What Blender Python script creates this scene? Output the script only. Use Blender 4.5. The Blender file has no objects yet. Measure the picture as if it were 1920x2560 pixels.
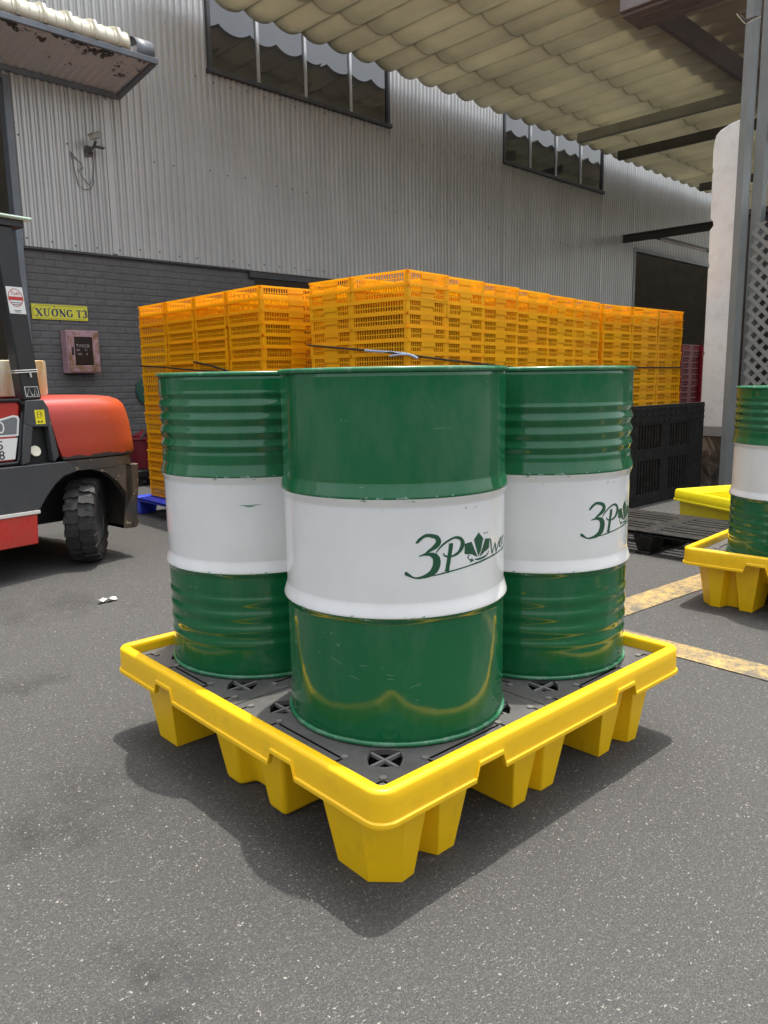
import bpy, bmesh, math, random
from mathutils import Vector, Matrix
random.seed(7)
S = bpy.context.scene
COL = S.collection
PI = math.pi
sin, cos, rad = math.sin, math.cos, math.radians

# ------------------------------------------------------------------ camera
cam = bpy.data.cameras.new('camera'); camo = bpy.data.objects.new('camera', cam); COL.objects.link(camo)
cx, cy, cz, yaw, pit, rol = -.9444, -1.0606, 1.1152, .8315, .1703, -.0152
fw = Vector((cos(yaw)*cos(pit), sin(yaw)*cos(pit), -sin(pit)))
r0 = Vector((sin(yaw), -cos(yaw), 0)); u0 = r0.cross(fw)
rr = r0*cos(rol)+u0*sin(rol); uu = -r0*sin(rol)+u0*cos(rol)
m = Matrix((rr, uu, -fw)).transposed().to_4x4(); m.translation = (cx, cy, cz)
camo.matrix_world = m
cam.sensor_fit = 'HORIZONTAL'; cam.sensor_width = 36; cam.lens = 36.0; cam.clip_start = .05; cam.clip_end = 500
S.camera = camo

# ------------------------------------------------------------------ sky, sun, exposure
SUN = Vector((.19, .07, 1)).normalized()
w = bpy.data.worlds.new('World'); S.world = w; w.use_nodes = True
nt = w.node_tree; bg = nt.nodes['Background']
sky = nt.nodes.new('ShaderNodeTexSky'); sky.sky_type = 'NISHITA'; sky.sun_disc = False
sky.sun_elevation = math.asin(SUN.z); sky.sun_rotation = math.atan2(SUN.x, SUN.y)
sky.air_density = 1.6; sky.dust_density = 5.0; sky.ozone_density = 1.0
hs = nt.nodes.new('ShaderNodeHueSaturation'); hs.inputs['Saturation'].default_value = .38   # hazy white tropical sky
nt.links.new(sky.outputs[0], hs.inputs['Color']); nt.links.new(hs.outputs[0], bg.inputs[0]); bg.inputs[1].default_value = .15
sl = bpy.data.lights.new('sun', 'SUN'); sl.energy = 2.2; sl.angle = rad(.6); sl.color = (1, .95, .86)
so = bpy.data.objects.new('sun', sl); COL.objects.link(so); so.rotation_euler = SUN.to_track_quat('Z', 'Y').to_euler()
so.location = (0, 0, 20)
S.view_settings.view_transform = 'Standard'; S.view_settings.look = 'None'
S.view_settings.gamma = 1; S.view_settings.exposure = 1.17
S.cycles.max_bounces = 8; S.cycles.diffuse_bounces = 5

# ------------------------------------------------------------------ material helpers
def s2l(c):
    return tuple((x/255/12.92 if x/255 <= .04045 else ((x/255+.055)/1.055)**2.4) for x in c)
class NT:
    def __init__(s, name):
        s.m = bpy.data.materials.new(name); s.m.use_nodes = True
        s.t = s.m.node_tree; s.b = s.t.nodes['Principled BSDF']; s.out = s.t.nodes['Material Output']
        s.tc = s.n('ShaderNodeTexCoord')
    def n(s, k, **kw):
        x = s.t.nodes.new(k)
        for a, v in kw.items(): setattr(x, a, v)
        return x
    def l(s, a, b): s.t.links.new(a, b)
    def noise(s, scale, detail=4, rough=.55, co='Object', vscale=None, dist=0):
        x = s.n('ShaderNodeTexNoise'); x.inputs['Scale'].default_value = scale
        x.inputs['Detail'].default_value = detail; x.inputs['Roughness'].default_value = rough
        x.inputs['Distortion'].default_value = dist
        o = s.tc.outputs[co]
        if vscale:
            mp = s.n('ShaderNodeMapping'); mp.inputs['Scale'].default_value = vscale; s.l(o, mp.inputs[0]); o = mp.outputs[0]
        s.l(o, x.inputs['Vector']); return x.outputs['Fac']
    def ramp(s, fac, stops):
        r = s.n('ShaderNodeValToRGB'); e = r.color_ramp.elements
        while len(e) < len(stops): e.new(.5)
        for el, (p, c) in zip(e, stops):
            el.position = p; el.color = (c, c, c, 1) if isinstance(c, (int, float)) else (*c, 1)
        s.l(fac, r.inputs[0]); return r.outputs[0]
    def mix(s, fac, a, b, mode='MIX'):
        x = s.n('ShaderNodeMix', data_type='RGBA', blend_type=mode)
        for i, v in ((0, fac), (6, a), (7, b)):
            if isinstance(v, (int, float)): x.inputs[i].default_value = v if i == 0 else (v, v, v, 1)
            elif isinstance(v, tuple): x.inputs[i].default_value = (*v, 1)
            else: s.l(v, x.inputs[i])
        return x.outputs[2]
    def math(s, op, a, b=0.0, c=0.0):
        x = s.n('ShaderNodeMath', operation=op)
        for i, v in enumerate((a, b, c)):
            if isinstance(v, (int, float)): x.inputs[i].default_value = v
            else: s.l(v, x.inputs[i])
        return x.outputs[0]
    def bump(s, h, strength=.2, dist=.01):
        x = s.n('ShaderNodeBump'); x.inputs['Strength'].default_value = strength; x.inputs['Distance'].default_value = dist
        s.l(h, x.inputs['Height']); s.l(x.outputs[0], s.b.inputs['Normal'])
    def xyz(s):
        x = s.n('ShaderNodeSeparateXYZ'); s.l(s.tc.outputs['Object'], x.inputs[0]); return x.outputs
    def set(s, col=None, rough=None, metal=None, coat=None, spec=None):
        for k, v in (('Base Color', col), ('Roughness', rough), ('Metallic', metal), ('Coat Weight', coat), ('Specular IOR Level', spec)):
            if v is None: continue
            if isinstance(v, tuple): s.b.inputs[k].default_value = (*v, 1)
            elif isinstance(v, (int, float)): s.b.inputs[k].default_value = v
            else: s.l(v, s.b.inputs[k])
        return s
    def translucent(s, col, f):
        tr = s.n('ShaderNodeBsdfTranslucent')
        if isinstance(col, tuple): tr.inputs[0].default_value = (*col, 1)
        else: s.l(col, tr.inputs[0])
        mx = s.n('ShaderNodeMixShader'); mx.inputs[0].default_value = f
        s.l(s.b.outputs[0], mx.inputs[1]); s.l(tr.outputs[0], mx.inputs[2]); s.l(mx.outputs[0], s.out.inputs[0])

def simple(name, col, rough=.5, metal=0, var=.12, vs=3.0, dirt=None, dirt_amt=.35, bump=0, bscale=60, spec=None, coat=None):
    """base colour with soft mottling, optional dirt patches, optional fine bump"""
    k = NT(name)
    n = k.noise(vs, 6)
    c = k.mix(k.ramp(n, [(.3, 0.0), (.7, 1.0)]), tuple(x*(1-var) for x in col), tuple(min(1, x*(1+var)) for x in col))
    if dirt:
        d = k.noise(vs*2.7, 8, .7)
        c = k.mix(k.math('MULTIPLY', k.ramp(d, [(.5, 0.0), (.72, 1.0)]), dirt_amt), c, dirt)
    rn = k.noise(vs*6, 4)
    k.set(c, k.math('MULTIPLY_ADD', rn, .25, max(.03, rough-.12)), metal, coat, spec)
    if bump: k.bump(k.noise(bscale, 4), bump, .004)
    return k.m

# --- drum paints
def drum_paint(name, col, chipcol, seamz=None):
    k = NT(name)
    z = k.xyz()[2]
    c = k.mix(k.ramp(k.noise(2.2, 5), [(.3, 0.0), (.7, 1.0)]), tuple(x*.93 for x in col), tuple(x*1.05 for x in col))
    # chips where the rolling hoops rub
    near = None
    for h in (.594, .317):
        d = k.math('ABSOLUTE', k.math('SUBTRACT', z, h))
        g = k.math('LESS_THAN', d, .006)
        near = g if near is None else k.math('MAXIMUM', near, g)
    chip = k.ramp(k.noise(26, 6, .7, vscale=(1, 1, 3)), [(.60, 0.0), (.63, 1.0)])
    c = k.mix(k.math('MULTIPLY', near, chip), c, chipcol)
    film = k.ramp(k.noise(6, 7, .65, vscale=(1, 1, .35)), [(.46, 0.0), (.80, 1.0)])
    c = k.mix(k.math('MULTIPLY', film, .16), c, (.34, .33, .29))
    rub = k.ramp(k.noise(18, 5, .7), [(.66, 0.0), (.72, 1.0)])
    c = k.mix(k.math('MULTIPLY', rub, .18), c, chipcol)
    sc = k.ramp(k.noise(9, 3, .5, vscale=(1, 1, 9), dist=.6), [(.735, 0.0), (.75, 1.0)])
    fine = k.ramp(k.noise(70, 2), [(.5, 0.0), (.6, 1.0)])
    c = k.mix(k.math('MULTIPLY', k.math('MULTIPLY', sc, fine), .5), c, chipcol)
    k.set(c, k.math('MULTIPLY_ADD', k.noise(14, 5), .08, .06), 0, None, .5)
    k.bump(k.noise(4.5, 3), .16, .02)
    return k.m
GREEN = (.006, .108, .037)
M = {}
M['green'] = drum_paint('green_drum_paint', GREEN, (.25, .36, .30))
M['white'] = drum_paint('white_drum_paint', (.70, .70, .69), (.10, .22, .14))
M['ink'] = simple('green_logo_ink', (.010, .075, .035), .35, var=.05)
M['scuff'] = simple('green_scuff', (.02, .20, .11), .5)
M['scratch'] = simple('bare_scratch', (.13, .24, .17), .5)
M['rimsteel'] = simple('chime_paint', (.02, .15, .065), .22, var=.2, vs=9, dirt=(.25, .34, .30), dirt_amt=.6)
# --- plastics
def plastic(name, col, rough=.4, dirt=(.22, .14, .03), amt=.25):
    k = NT(name)
    c = k.mix(k.ramp(k.noise(2.5, 5), [(.3, 0.0), (.7, 1.0)]), tuple(x*.94 for x in col), tuple(min(1, x*1.04) for x in col))
    z = k.xyz()[2]
    sm = k.ramp(k.noise(11, 8, .7), [(.55, 0.0), (.75, 1.0)])
    c = k.mix(k.math('MULTIPLY', sm, amt), c, dirt)
    k.set(c, k.math('MULTIPLY_ADD', k.noise(20, 4), .2, rough-.1))
    k.bump(k.noise(130, 3), .06, .003)
    return k.m
M['yellow'] = plastic('yellow_plastic', (.83, .495, .003), .42)
M['yellowgreen'] = plastic('lemon_plastic', (.66, .58, .01), .42)
M['deck'] = simple('black_grate_plastic', (.082, .080, .077), .5, var=.22, vs=8, dirt=(.14, .13, .12), dirt_amt=.5, bump=.25, bscale=220)
M['blackpl'] = simple('black_pallet_plastic', (.009, .0088, .0083), .62, var=.3, vs=7, dirt=(.06, .057, .05), dirt_amt=.5, spec=.25)
M['bluepl'] = simple('blue_pallet_plastic', (.03, .06, .60), .42, var=.15, vs=5)
k = NT('painted_hole_shade'); k.set((.003, .003, .003), .9, 0, None, 0.0); M['hole'] = k.m  # shade in the drain holes and deck grooves, painted as flat black
M['bolt'] = simple('worn_grey_boss', (.16, .155, .15), .4)
def crate_mat(name, col, tr):
    k = NT(name)
    oi = k.n('ShaderNodeObjectInfo')
    c = k.mix(oi.outputs['Random'], (col[0]*.97, col[1]*.90, col[2]), (col[0], col[1]*1.10, col[2]))
    c = k.mix(k.math('MULTIPLY', k.ramp(k.noise(9, 6), [(.5, 0.0), (.8, 1.0)]), .14), c, tuple(x*.75 for x in col))
    k.set(c, .38)
    k.translucent((col[0], min(.86, col[1]*1.6), col[2]*8), tr)
    return k.m
M['orange'] = crate_mat('orange_crate_plastic', (1.0, .50, .007), .36)
M['redcr'] = crate_mat('dark_red_crate_plastic', (.40, .012, .022), .05)
# --- asphalt
def asphalt():
    k = NT('asphalt')
    big = k.noise(.55, 6, .6); mid = k.noise(3.2, 8, .65); fin = k.noise(260, 3, .6); gr = k.noise(75, 4, .7)
    c = k.mix(k.ramp(big, [(.3, 0.0), (.72, 1.0)]), (.046, .0455, .0445), (.066, .0655, .064))
    c = k.mix(k.math('MULTIPLY', k.ramp(mid, [(.42, 0.0), (.8, 1.0)]), .4), c, (.046, .045, .044))
    c = k.mix(k.math('MULTIPLY', k.ramp(gr, [(.4, 0.0), (.65, 1.0)]), .45), c, (.100, .098, .094))
    c = k.mix(k.math('MULTIPLY', k.ramp(fin, [(.42, 1.0), (.56, 0.0)]), .65), c, (.022, .021, .021))
    c = k.mix(k.math('MULTIPLY', k.ramp(k.noise(120, 3, .7), [(.56, 0.0), (.66, 1.0)]), .55), c, (.125, .122, .115))
    # oily rubbed-in stains with a shape of their own
    xy = k.n('ShaderNodeMapping'); 
    nz = k.noise(5, 6, .65)
    for (x, y, r_) in ((-.27, .93, .30), (-.44, .86, .22), (-.40, .20, .17), (-.5, .13, .16), (.35, 2.9, .5), (-.1, 1.9, .25)):
        vd = k.n('ShaderNodeVectorMath', operation='DISTANCE'); k.l(k.tc.outputs['Object'], vd.inputs[0]); vd.inputs[1].default_value = (x, y, 0)
        f = k.math('MULTIPLY_ADD', vd.outputs['Value'], -1/r_, 1.0)
        f = k.math('ADD', f, k.math('MULTIPLY_ADD', nz, 3.0, -1.75))
        f = k.math('MULTIPLY', k.ramp(f, [(.1, 0.0), (.75, 1.0)]), k.ramp(k.math('MULTIPLY_ADD', k.noise(48, 5, .75), .8, k.math('MULTIPLY', gr, .35)), [(.42, 0.1), (.68, .95)]))
        c = k.mix(f, c, (.026, .025, .025))
    # stone chips in the binder, three sizes, irregular
    dn = k.n('ShaderNodeTexNoise'); dn.inputs['Scale'].default_value = 130; dn.inputs['Detail'].default_value = 2; k.l(k.tc.outputs['Object'], dn.inputs['Vector'])
    h = gr
    for sc, thr, sz, ccol, st in ((40, .955, .20, (.20, .19, .175), (1, 1.3, 1)), (78, .86, .23, (.36, .345, .30), (2.0, 1, 1)), (88, .84, .26, (.29, .28, .25), (.8, 2.4, 1)), (150, .78, .33, (.23, .222, .20), (1, 1.8, 1)), (260, .72, .40, (.16, .155, .145), (1.5, 1, 1))):
        ad = k.n('ShaderNodeVectorMath', operation='MULTIPLY_ADD'); k.l(dn.outputs['Color'], ad.inputs[0]); ad.inputs[1].default_value = (.010*85/sc,)*3; k.l(k.tc.outputs['Object'], ad.inputs[2])
        mp = k.n('ShaderNodeMapping'); mp.inputs['Scale'].default_value = st; mp.inputs['Rotation'].default_value = (0, 0, sc*.37); k.l(ad.outputs[0], mp.inputs[0])
        v = k.n('ShaderNodeTexVoronoi'); v.inputs['Scale'].default_value = sc; k.l(mp.outputs[0], v.inputs['Vector'])
        sep = k.n('ShaderNodeSeparateColor'); k.l(v.outputs['Color'], sep.inputs[0])
        on = k.math('GREATER_THAN', sep.outputs[0], thr)
        rsz = k.math('MULTIPLY_ADD', sep.outputs[1], sz, .04)
        f = k.math('MULTIPLY', on, k.math('LESS_THAN', v.outputs['Distance'], rsz))
        cc = k.mix(sep.outputs[2], tuple(x*.55 for x in ccol), tuple(min(1, x*1.25) for x in ccol))
        c = k.mix(k.math('MULTIPLY', f, .8), c, cc)
    k.set(c, .82, 0, None, .35)
    k.bump(k.mix(.5, fin, gr), .55, .006)
    return k.m
M['asphalt'] = asphalt()
def worn_line():
    k = NT('worn_yellow_road_paint')
    a = k.noise(14, 8, .75); b = k.noise(90, 4, .7); e = k.noise(3, 4)
    f = k.math('ADD', k.math('MULTIPLY', a, .6), k.math('ADD', k.math('MULTIPLY', b, .35), k.math('MULTIPLY', e, .25)))
    c = k.mix(k.ramp(f, [(.485, 0.0), (.67, .95)]), (.42, .285, .085), (.085, .08, .072))
    k.set(c, .8); k.bump(b, .4, .004); return k.m
M['line'] = worn_line()
# --- building
def cladding():
    k = NT('grey_corrugated_steel')
    c = k.mix(k.ramp(k.noise(1.0, 6, .6, vscale=(1.6, 1, .5)), [(.3, 0.0), (.7, 1.0)]), (.45, .443, .432), (.55, .543, .532))
    st = k.ramp(k.noise(7, 5, .6, vscale=(2.2, 1, .05)), [(.56, 0.0), (.74, 1.0)])
    c = k.mix(k.math('MULTIPLY', st, .40), c, (.30, .26, .22))
    sp = k.ramp(k.noise(22, 3, .5), [(.73, 0.0), (.76, 1.0)])
    c = k.mix(k.math('MULTIPLY', sp, .5), c, (.11, .08, .06))
    k.set(c, .36, .30); return k.m
M['clad'] = cladding()
M['brick'] = simple('dark_grey_foam_brick', (.115, .113, .112), .62, var=.16, vs=2.2, dirt=(.13, .12, .11), dirt_amt=.35, bump=.3, bscale=70)
M['mortar'] = simple('brick_joint', (.10, .098, .097), .8)
M['trim'] = simple('dark_grey_flashing', (.055, .056, .06), .5, var=.2, vs=4)
M['bluetrim'] = simple('blue_grey_steel', (.15, .17, .20), .45, var=.2, vs=4, dirt=(.17, .10, .06), dirt_amt=.35)
M['dark'] = simple('unlit_interior', (.22, .19, .165), .85)
M['alu'] = simple('aluminium_mullion', (.50, .50, .49), .35, .6)
k = NT('dark_tinted_glass')
k.set(k.mix(k.ramp(k.noise(2.0, 5, .6, vscale=(1, 1, .35)), [(.35, 0.0), (.75, 1.0)]), (.022, .021, .021), (.05, .048, .047)), k.math('MULTIPLY_ADD', k.noise(6, 4), .06, .01), 0, None, 1.0)
k.b.inputs['IOR'].default_value = 1.65
M['glass'] = k.m
def fibro(name, col, tr, laps=True):
    k = NT(name)
    c = k.mix(k.ramp(k.noise(1.1, 6, .6, vscale=(1, .4, 1)), [(.3, 0.0), (.7, 1.0)]), tuple(x*.80 for x in col), tuple(x*1.08 for x in col))
    d = k.ramp(k.noise(5, 7, .7, vscale=(1.5, .4, 1)), [(.55, 0.0), (.8, 1.0)])
    c = k.mix(k.math('MULTIPLY', d, .35), c, tuple(x*.55 for x in col))
    if laps:  # dark lines at the side laps: grime and lap shadow painted in
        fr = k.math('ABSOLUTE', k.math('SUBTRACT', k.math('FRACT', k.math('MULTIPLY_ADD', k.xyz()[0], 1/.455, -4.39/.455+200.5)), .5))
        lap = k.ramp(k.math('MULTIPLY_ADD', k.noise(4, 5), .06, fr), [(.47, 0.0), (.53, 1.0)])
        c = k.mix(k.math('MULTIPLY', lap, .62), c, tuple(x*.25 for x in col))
    k.set(c, .5); k.translucent(c, tr); return k.m
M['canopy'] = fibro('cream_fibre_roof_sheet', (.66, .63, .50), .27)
M['canopy2'] = fibro('shade_tinted_roof_sheet', (.48, .43, .34), .08)  # darker copy of the canopy sheet, shade put into its colour
M['skysheet'] = fibro('grey_translucent_roof', (.12, .12, .11), .5, False)
M['cream'] = simple('cream_painted_sheet', (.60, .575, .47), .4, var=.08, vs=2, dirt=(.42, .33, .20), dirt_amt=.35)
M['soffit'] = simple('peeling_soffit_sheet', (.33, .29, .27), .6, var=.1, vs=2, dirt=(.05, .04, .035), dirt_amt=.0)
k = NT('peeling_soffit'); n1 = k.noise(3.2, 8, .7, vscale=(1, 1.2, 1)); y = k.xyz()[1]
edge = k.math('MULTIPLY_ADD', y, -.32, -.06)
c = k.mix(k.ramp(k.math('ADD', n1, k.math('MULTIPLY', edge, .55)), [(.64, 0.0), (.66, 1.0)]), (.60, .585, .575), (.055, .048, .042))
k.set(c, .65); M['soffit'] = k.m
M['steel'] = simple('grey_painted_steel', (.19, .20, .195), .45, var=.12, vs=3, dirt=(.20, .17, .13), dirt_amt=.3)
M['beam'] = simple('greenish_grey_beam', (.36, .36, .29), .5, var=.15)
M['darkbeam'] = simple('dark_brown_beam', (.055, .048, .045), .55, var=.2)
M['midbeam'] = simple('brown_grey_beam', (.115, .108, .09), .5, var=.15)
M['gutter'] = simple('brown_gutter_sheet', (.24, .20, .195), .5, var=.15)
M['plaster'] = simple('weathered_white_plaster', (.78, .80, .80), .85, var=.06, vs=2.5, dirt=(.46, .43, .40), dirt_amt=.4, bump=.35, bscale=30)
M['band'] = simple('grey_cement_band', (.30, .30, .30), .8)
k = NT('dark_marbled_stone'); k.set(k.ramp(k.noise(3.5, 8, .7, dist=1.6), [(.40, (.03, .027, .022)), (.55, (.11, .095, .075)), (.62, (.30, .25, .20)), (.68, (.06, .05, .042))]), .35); M['stone'] = k.m
M['lattice'] = simple('pale_lattice', (.23, .23, .22), .6)
M['pinktube'] = simple('dusty_tube', (.50, .38, .36), .4)
# --- forklift
M['red'] = simple('faded_red_paint', (.47, .035, .028), .3, var=.22, vs=2.2, dirt=(.36, .10, .06), dirt_amt=.35)
k = NT('worn_red_counterweight'); xs = k.xyz()
base = k.mix(k.ramp(k.math('MULTIPLY_ADD', xs[0], 1.5, .45), [(.1, 0.0), (.9, 1.0)]), (.40, .043, .036), (.46, .075, .022))
base = k.mix(k.ramp(k.noise(3, 6), [(.4, 0.0), (.7, .6)]), base, (.30, .045, .035))
chips = k.ramp(k.noise(19, 5, .65), [(.665, 0.0), (.68, 1.0)])
base = k.mix(k.math('MULTIPLY', chips, .8), base, (.48, .34, .25))
low = k.math('LESS_THAN', xs[2], k.math('MULTIPLY_ADD', k.noise(7, 6), .10, .642))
base = k.mix(low, base, (.06, .05, .045))
k.set(base, k.math('MULTIPLY_ADD', k.noise(6, 4), .2, .22)); M['cwred'] = k.m
M['chassis'] = simple('dark_grey_paint', (.052, .056, .062), .36, var=.15, vs=2, dirt=(.10, .09, .08), dirt_amt=.35)
k = NT('scraped_dark_bumper'); c = k.mix(k.ramp(k.noise(4, 7, .7), [(.42, 0.0), (.68, 1.0)]), (.042, .040, .038), (.11, .075, .045))
c = k.mix(k.math('MULTIPLY', k.ramp(k.noise(13, 4, .6, dist=2.2), [(.655, 0.0), (.67, 1.0)]), .8), c, (.42, .32, .22)); k.set(c, .5); M['scrape'] = k.m
M['blackpaint'] = simple('black_steel', (.020, .021, .023), .4, var=.2, vs=4)
M['rubber'] = simple('dusty_tyre_rubber', (.018, .0175, .017), .7, var=.3, vs=9, dirt=(.06, .056, .05), dirt_amt=.6)
M['rubberseal'] = simple('rubber_seal', (.012, .012, .012), .5)
M['burgundy'] = simple('burgundy_seat', (.07, .010, .014), .6)
k = NT('stained_translucent_jerrycan'); z = k.xyz()[2]
k.set(k.mix(k.ramp(k.noise(5, 5, .6, vscale=(1.3, 1.3, .35)), [(.50, 0.0), (.70, 1.0)]), (.80, .77, .60), (.62, .33, .07)), .45); M['jerry'] = k.m
M['greenroof'] = simple('pale_green_guard_roof', (.50, .64, .55), .5)
M['dwhite'] = simple('white_decal', (.74, .74, .72), .4, var=.05)
M['dgrey'] = simple('grey_decal', (.16, .17, .18), .4, var=.08)
M['dred'] = simple('red_decal', (.50, .03, .03), .4)
M['dblack'] = simple('black_decal', (.015, .015, .016), .4)
M['dyellow'] = simple('yellow_decal', (.78, .68, .02), .4)
M['signyellow'] = simple('yellow_sign_plate', (.70, .66, .05), .4, var=.06)
M['navy'] = simple('navy_sign_letters', (.018, .022, .13), .4)
M['signgrey'] = simple('olive_sign_border', (.16, .15, .05), .5)
M['fadedred'] = simple('sun_faded_red_cabinet', (.43, .25, .29), .55, var=.15, vs=6, dirt=(.30, .16, .07), dirt_amt=.4)
k = NT('rusty_cabinet_door'); c = k.mix(k.ramp(k.noise(9, 6, .6), [(.46, 0.0), (.6, 1.0)]), (.44, .26, .29), (.22, .12, .05)); k.set(c, .6); M['rustdoor'] = k.m
M['cabglass'] = simple('dark_cabinet_glass', (.022, .015, .015), .12)
M['fadedwhite'] = simple('faded_white_letters', (.40, .37, .37), .6)
M['offwhite'] = simple('off_white_plastic', (.62, .60, .56), .5)
M['camgrey'] = simple('weathered_camera_plastic', (.34, .32, .29), .5)
M['cable'] = simple('grey_cable', (.10, .09, .085), .6)
M['strap'] = simple('black_strap', (.012, .012, .013), .45)
M['strapend'] = simple('pale_blue_strap_end', (.36, .43, .55), .4)
M['maroon'] = simple('maroon_tub_plastic', (.17, .014, .022), .45)
M['dkgreen'] = simple('dark_green_plastic', (.012, .075, .05), .5)
M['wire'] = simple('galvanised_wire', (.55, .54, .50), .35, .5)
M['paper'] = simple('white_paper', (.72, .72, .70), .8)
M['wing'] = simple('dark_wing', (.045, .032, .022), .7)
M['wingedge'] = simple('cream_wing_edge', (.72, .62, .45), .7)
M['pebble'] = simple('pale_pebbles', (.30, .28, .25), .85, var=.4, vs=30)

# ------------------------------------------------------------------ mesh helpers
class MB:
    def __init__(s): s.v = []; s.f = []; s.mi = []; s.T = None
    def add(s, pts, faces, mi=0):
        o = len(s.v)
        s.v += [tuple(s.T @ Vector(p)) for p in pts] if s.T is not None else [tuple(p) for p in pts]
        for f in faces: s.f.append([o+i for i in f]); s.mi.append(mi)
    def box(s, x0, x1, y0, y1, z0, z1, mi=0):
        s.add([(x, y, z) for z in (z0, z1) for y in (y0, y1) for x in (x0, x1)],
              [(0, 2, 3, 1), (4, 5, 7, 6), (0, 1, 5, 4), (2, 6, 7, 3), (0, 4, 6, 2), (1, 3, 7, 5)], mi)
    def prism(s, poly, a, b, ax='y', mi=0):
        """2-D polygon extruded along axis: ax y -> (x,z), x -> (y,z), z -> (x,y)"""
        def P(p, t): return {'y': (p[0], t, p[1]), 'x': (t, p[0], p[1]), 'z': (p[0], p[1], t)}[ax]
        n = len(poly)
        s.add([P(p, a) for p in poly]+[P(p, b) for p in poly],
              [list(range(n))[::-1], list(range(n, 2*n))]+[(i, (i+1) % n, n+(i+1) % n, n+i) for i in range(n)], mi)
    def loft(s, loops, cap0=True, cap1=True, mi=0, closed=True):
        n = len(loops[0]); pts = [p for l in loops for p in l]; fs = []
        for k in range(len(loops)-1):
            for i in range(n if closed else n-1):
                j = (i+1) % n
                fs.append((k*n+i, k*n+j, (k+1)*n+j, (k+1)*n+i))
        if cap0: fs.append(list(range(n))[::-1])
        if cap1: fs.append([(len(loops)-1)*n+i for i in range(n)])
        s.add(pts, fs, mi)
    def tube(s, path, r, n=8, closed=False, mi=0):
        P = [Vector(p) for p in path]; loops = []
        for i, p in enumerate(P):
            a = P[i-1] if (i > 0 or closed) else p; b = P[(i+1) % len(P)] if (i < len(P)-1 or closed) else p
            t = (b-a).normalized(); q = t.to_track_quat('Z', 'Y')
            loops.append([p+q @ Vector((r*cos(2*PI*j/n), r*sin(2*PI*j/n), 0)) for j in range(n)])
        if closed: loops.append(loops[0]); s.loft(loops, False, False, mi)
        else: s.loft(loops, True, True, mi)
    def lathe(s, prof, n=96, mis=None, cap=False):
        o = len(s.v)
        for r, z in prof:
            for j in range(n): s.v.append((r*cos(2*PI*j/n), r*sin(2*PI*j/n), z))
        for k in range(len(prof)-1):
            for j in range(n):
                i = (j+1) % n
                s.f.append([o+k*n+j, o+k*n+i, o+(k+1)*n+i, o+(k+1)*n+j]); s.mi.append(mis[k] if mis else 0)
    def cyl(s, c, ax, r, h, n=20, mi=0):
        c = Vector(c); ax = Vector(ax).normalized(); q = ax.to_track_quat('Z', 'Y')
        s.loft([[c+q @ Vector((r*cos(2*PI*j/n), r*sin(2*PI*j/n), t)) for j in range(n)] for t in (0, h)], mi=mi)
    def build(s, name, mats, parent=None, smooth=35, bevel=0, seg=2, thick=0):
        me = bpy.data.meshes.new(name); me.from_pydata(s.v, [], s.f)
        if not isinstance(mats, (list, tuple)): mats = [mats]
        for x in mats: me.materials.append(M[x])
        for p, i in zip(me.polygons, s.mi): p.material_index = i
        bm = bmesh.new(); bm.from_mesh(me); bmesh.ops.recalc_face_normals(bm, faces=bm.faces); bm.to_mesh(me); bm.free()
        if smooth:
            for p in me.polygons: p.use_smooth = True
            me.set_sharp_from_angle(angle=rad(smooth))
        o = bpy.data.objects.new(name, me); COL.objects.link(o)
        if parent: o.parent = parent
        if thick:
            md = o.modifiers.new('thickness', 'SOLIDIFY'); md.thickness = thick; md.offset = 0
        if bevel:
            md = o.modifiers.new('bevel', 'BEVEL'); md.width = bevel; md.segments = seg; md.limit_method = 'ANGLE'; md.angle_limit = rad(35)
        return o
def tag(o, label, cat, group=None):
    o['label'] = label; o['category'] = cat
    if group: o['group'] = group
    return o
def structure(o): o['kind'] = 'structure'; return o
def thing(name, label, cat, loc=(0, 0, 0), rz=0, group=None):
    o = bpy.data.objects.new(name, None); COL.objects.link(o); o.location = loc; o.rotation_euler = (0, 0, rz)
    o.empty_display_size = .1
    return tag(o, label, cat, group)
def dup(root, loc, rz, label, group=None):
    r = root.copy(); COL.objects.link(r); r.location = loc; r.rotation_euler = (0, 0, rz); r['label'] = label
    if group: r['group'] = group
    for ch in list(root.children):
        c = ch.copy(); COL.objects.link(c); c.parent = r
        for g in list(ch.children):
            d = g.copy(); COL.objects.link(d); d.parent = c
    return r
def ribbon(mb, pts, mapf, mi=0):
    """flat stroke: pts (x, y, width) -> mapf(x, y) 3-D"""
    n = len(pts); L = []
    for i in range(n):
        a = pts[max(i-1, 0)]; b = pts[min(i+1, n-1)]
        dx, dy = b[0]-a[0], b[1]-a[1]; d = math.hypot(dx, dy) or 1
        w_ = pts[i][2]/2; nx, ny = -dy/d*w_, dx/d*w_
        L.append((mapf(pts[i][0]+nx, pts[i][1]+ny), mapf(pts[i][0]-nx, pts[i][1]-ny)))
    v = [p for ab in L for p in ab]
    mb.add(v, [(2*i, 2*i+1, 2*i+3, 2*i+2) for i in range(n-1)], mi)
def text_polys(txt, size, mapf, mb, mi=0, shear=0):
    cu = bpy.data.curves.new('t', 'FONT'); cu.body = txt; cu.size = size; cu.fill_mode = 'FRONT'; cu.resolution_u = 3; cu.shear = shear
    o = bpy.data.objects.new('t', cu); COL.objects.link(o)
    dg = bpy.context.evaluated_depsgraph_get(); me = bpy.data.meshes.new_from_object(o.evaluated_get(dg))
    mb.add([mapf(v.co.x, v.co.y) for v in me.vertices], [list(p.vertices) for p in me.polygons], mi)
    bpy.data.objects.remove(o); bpy.data.curves.remove(cu); bpy.data.meshes.remove(me)

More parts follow.
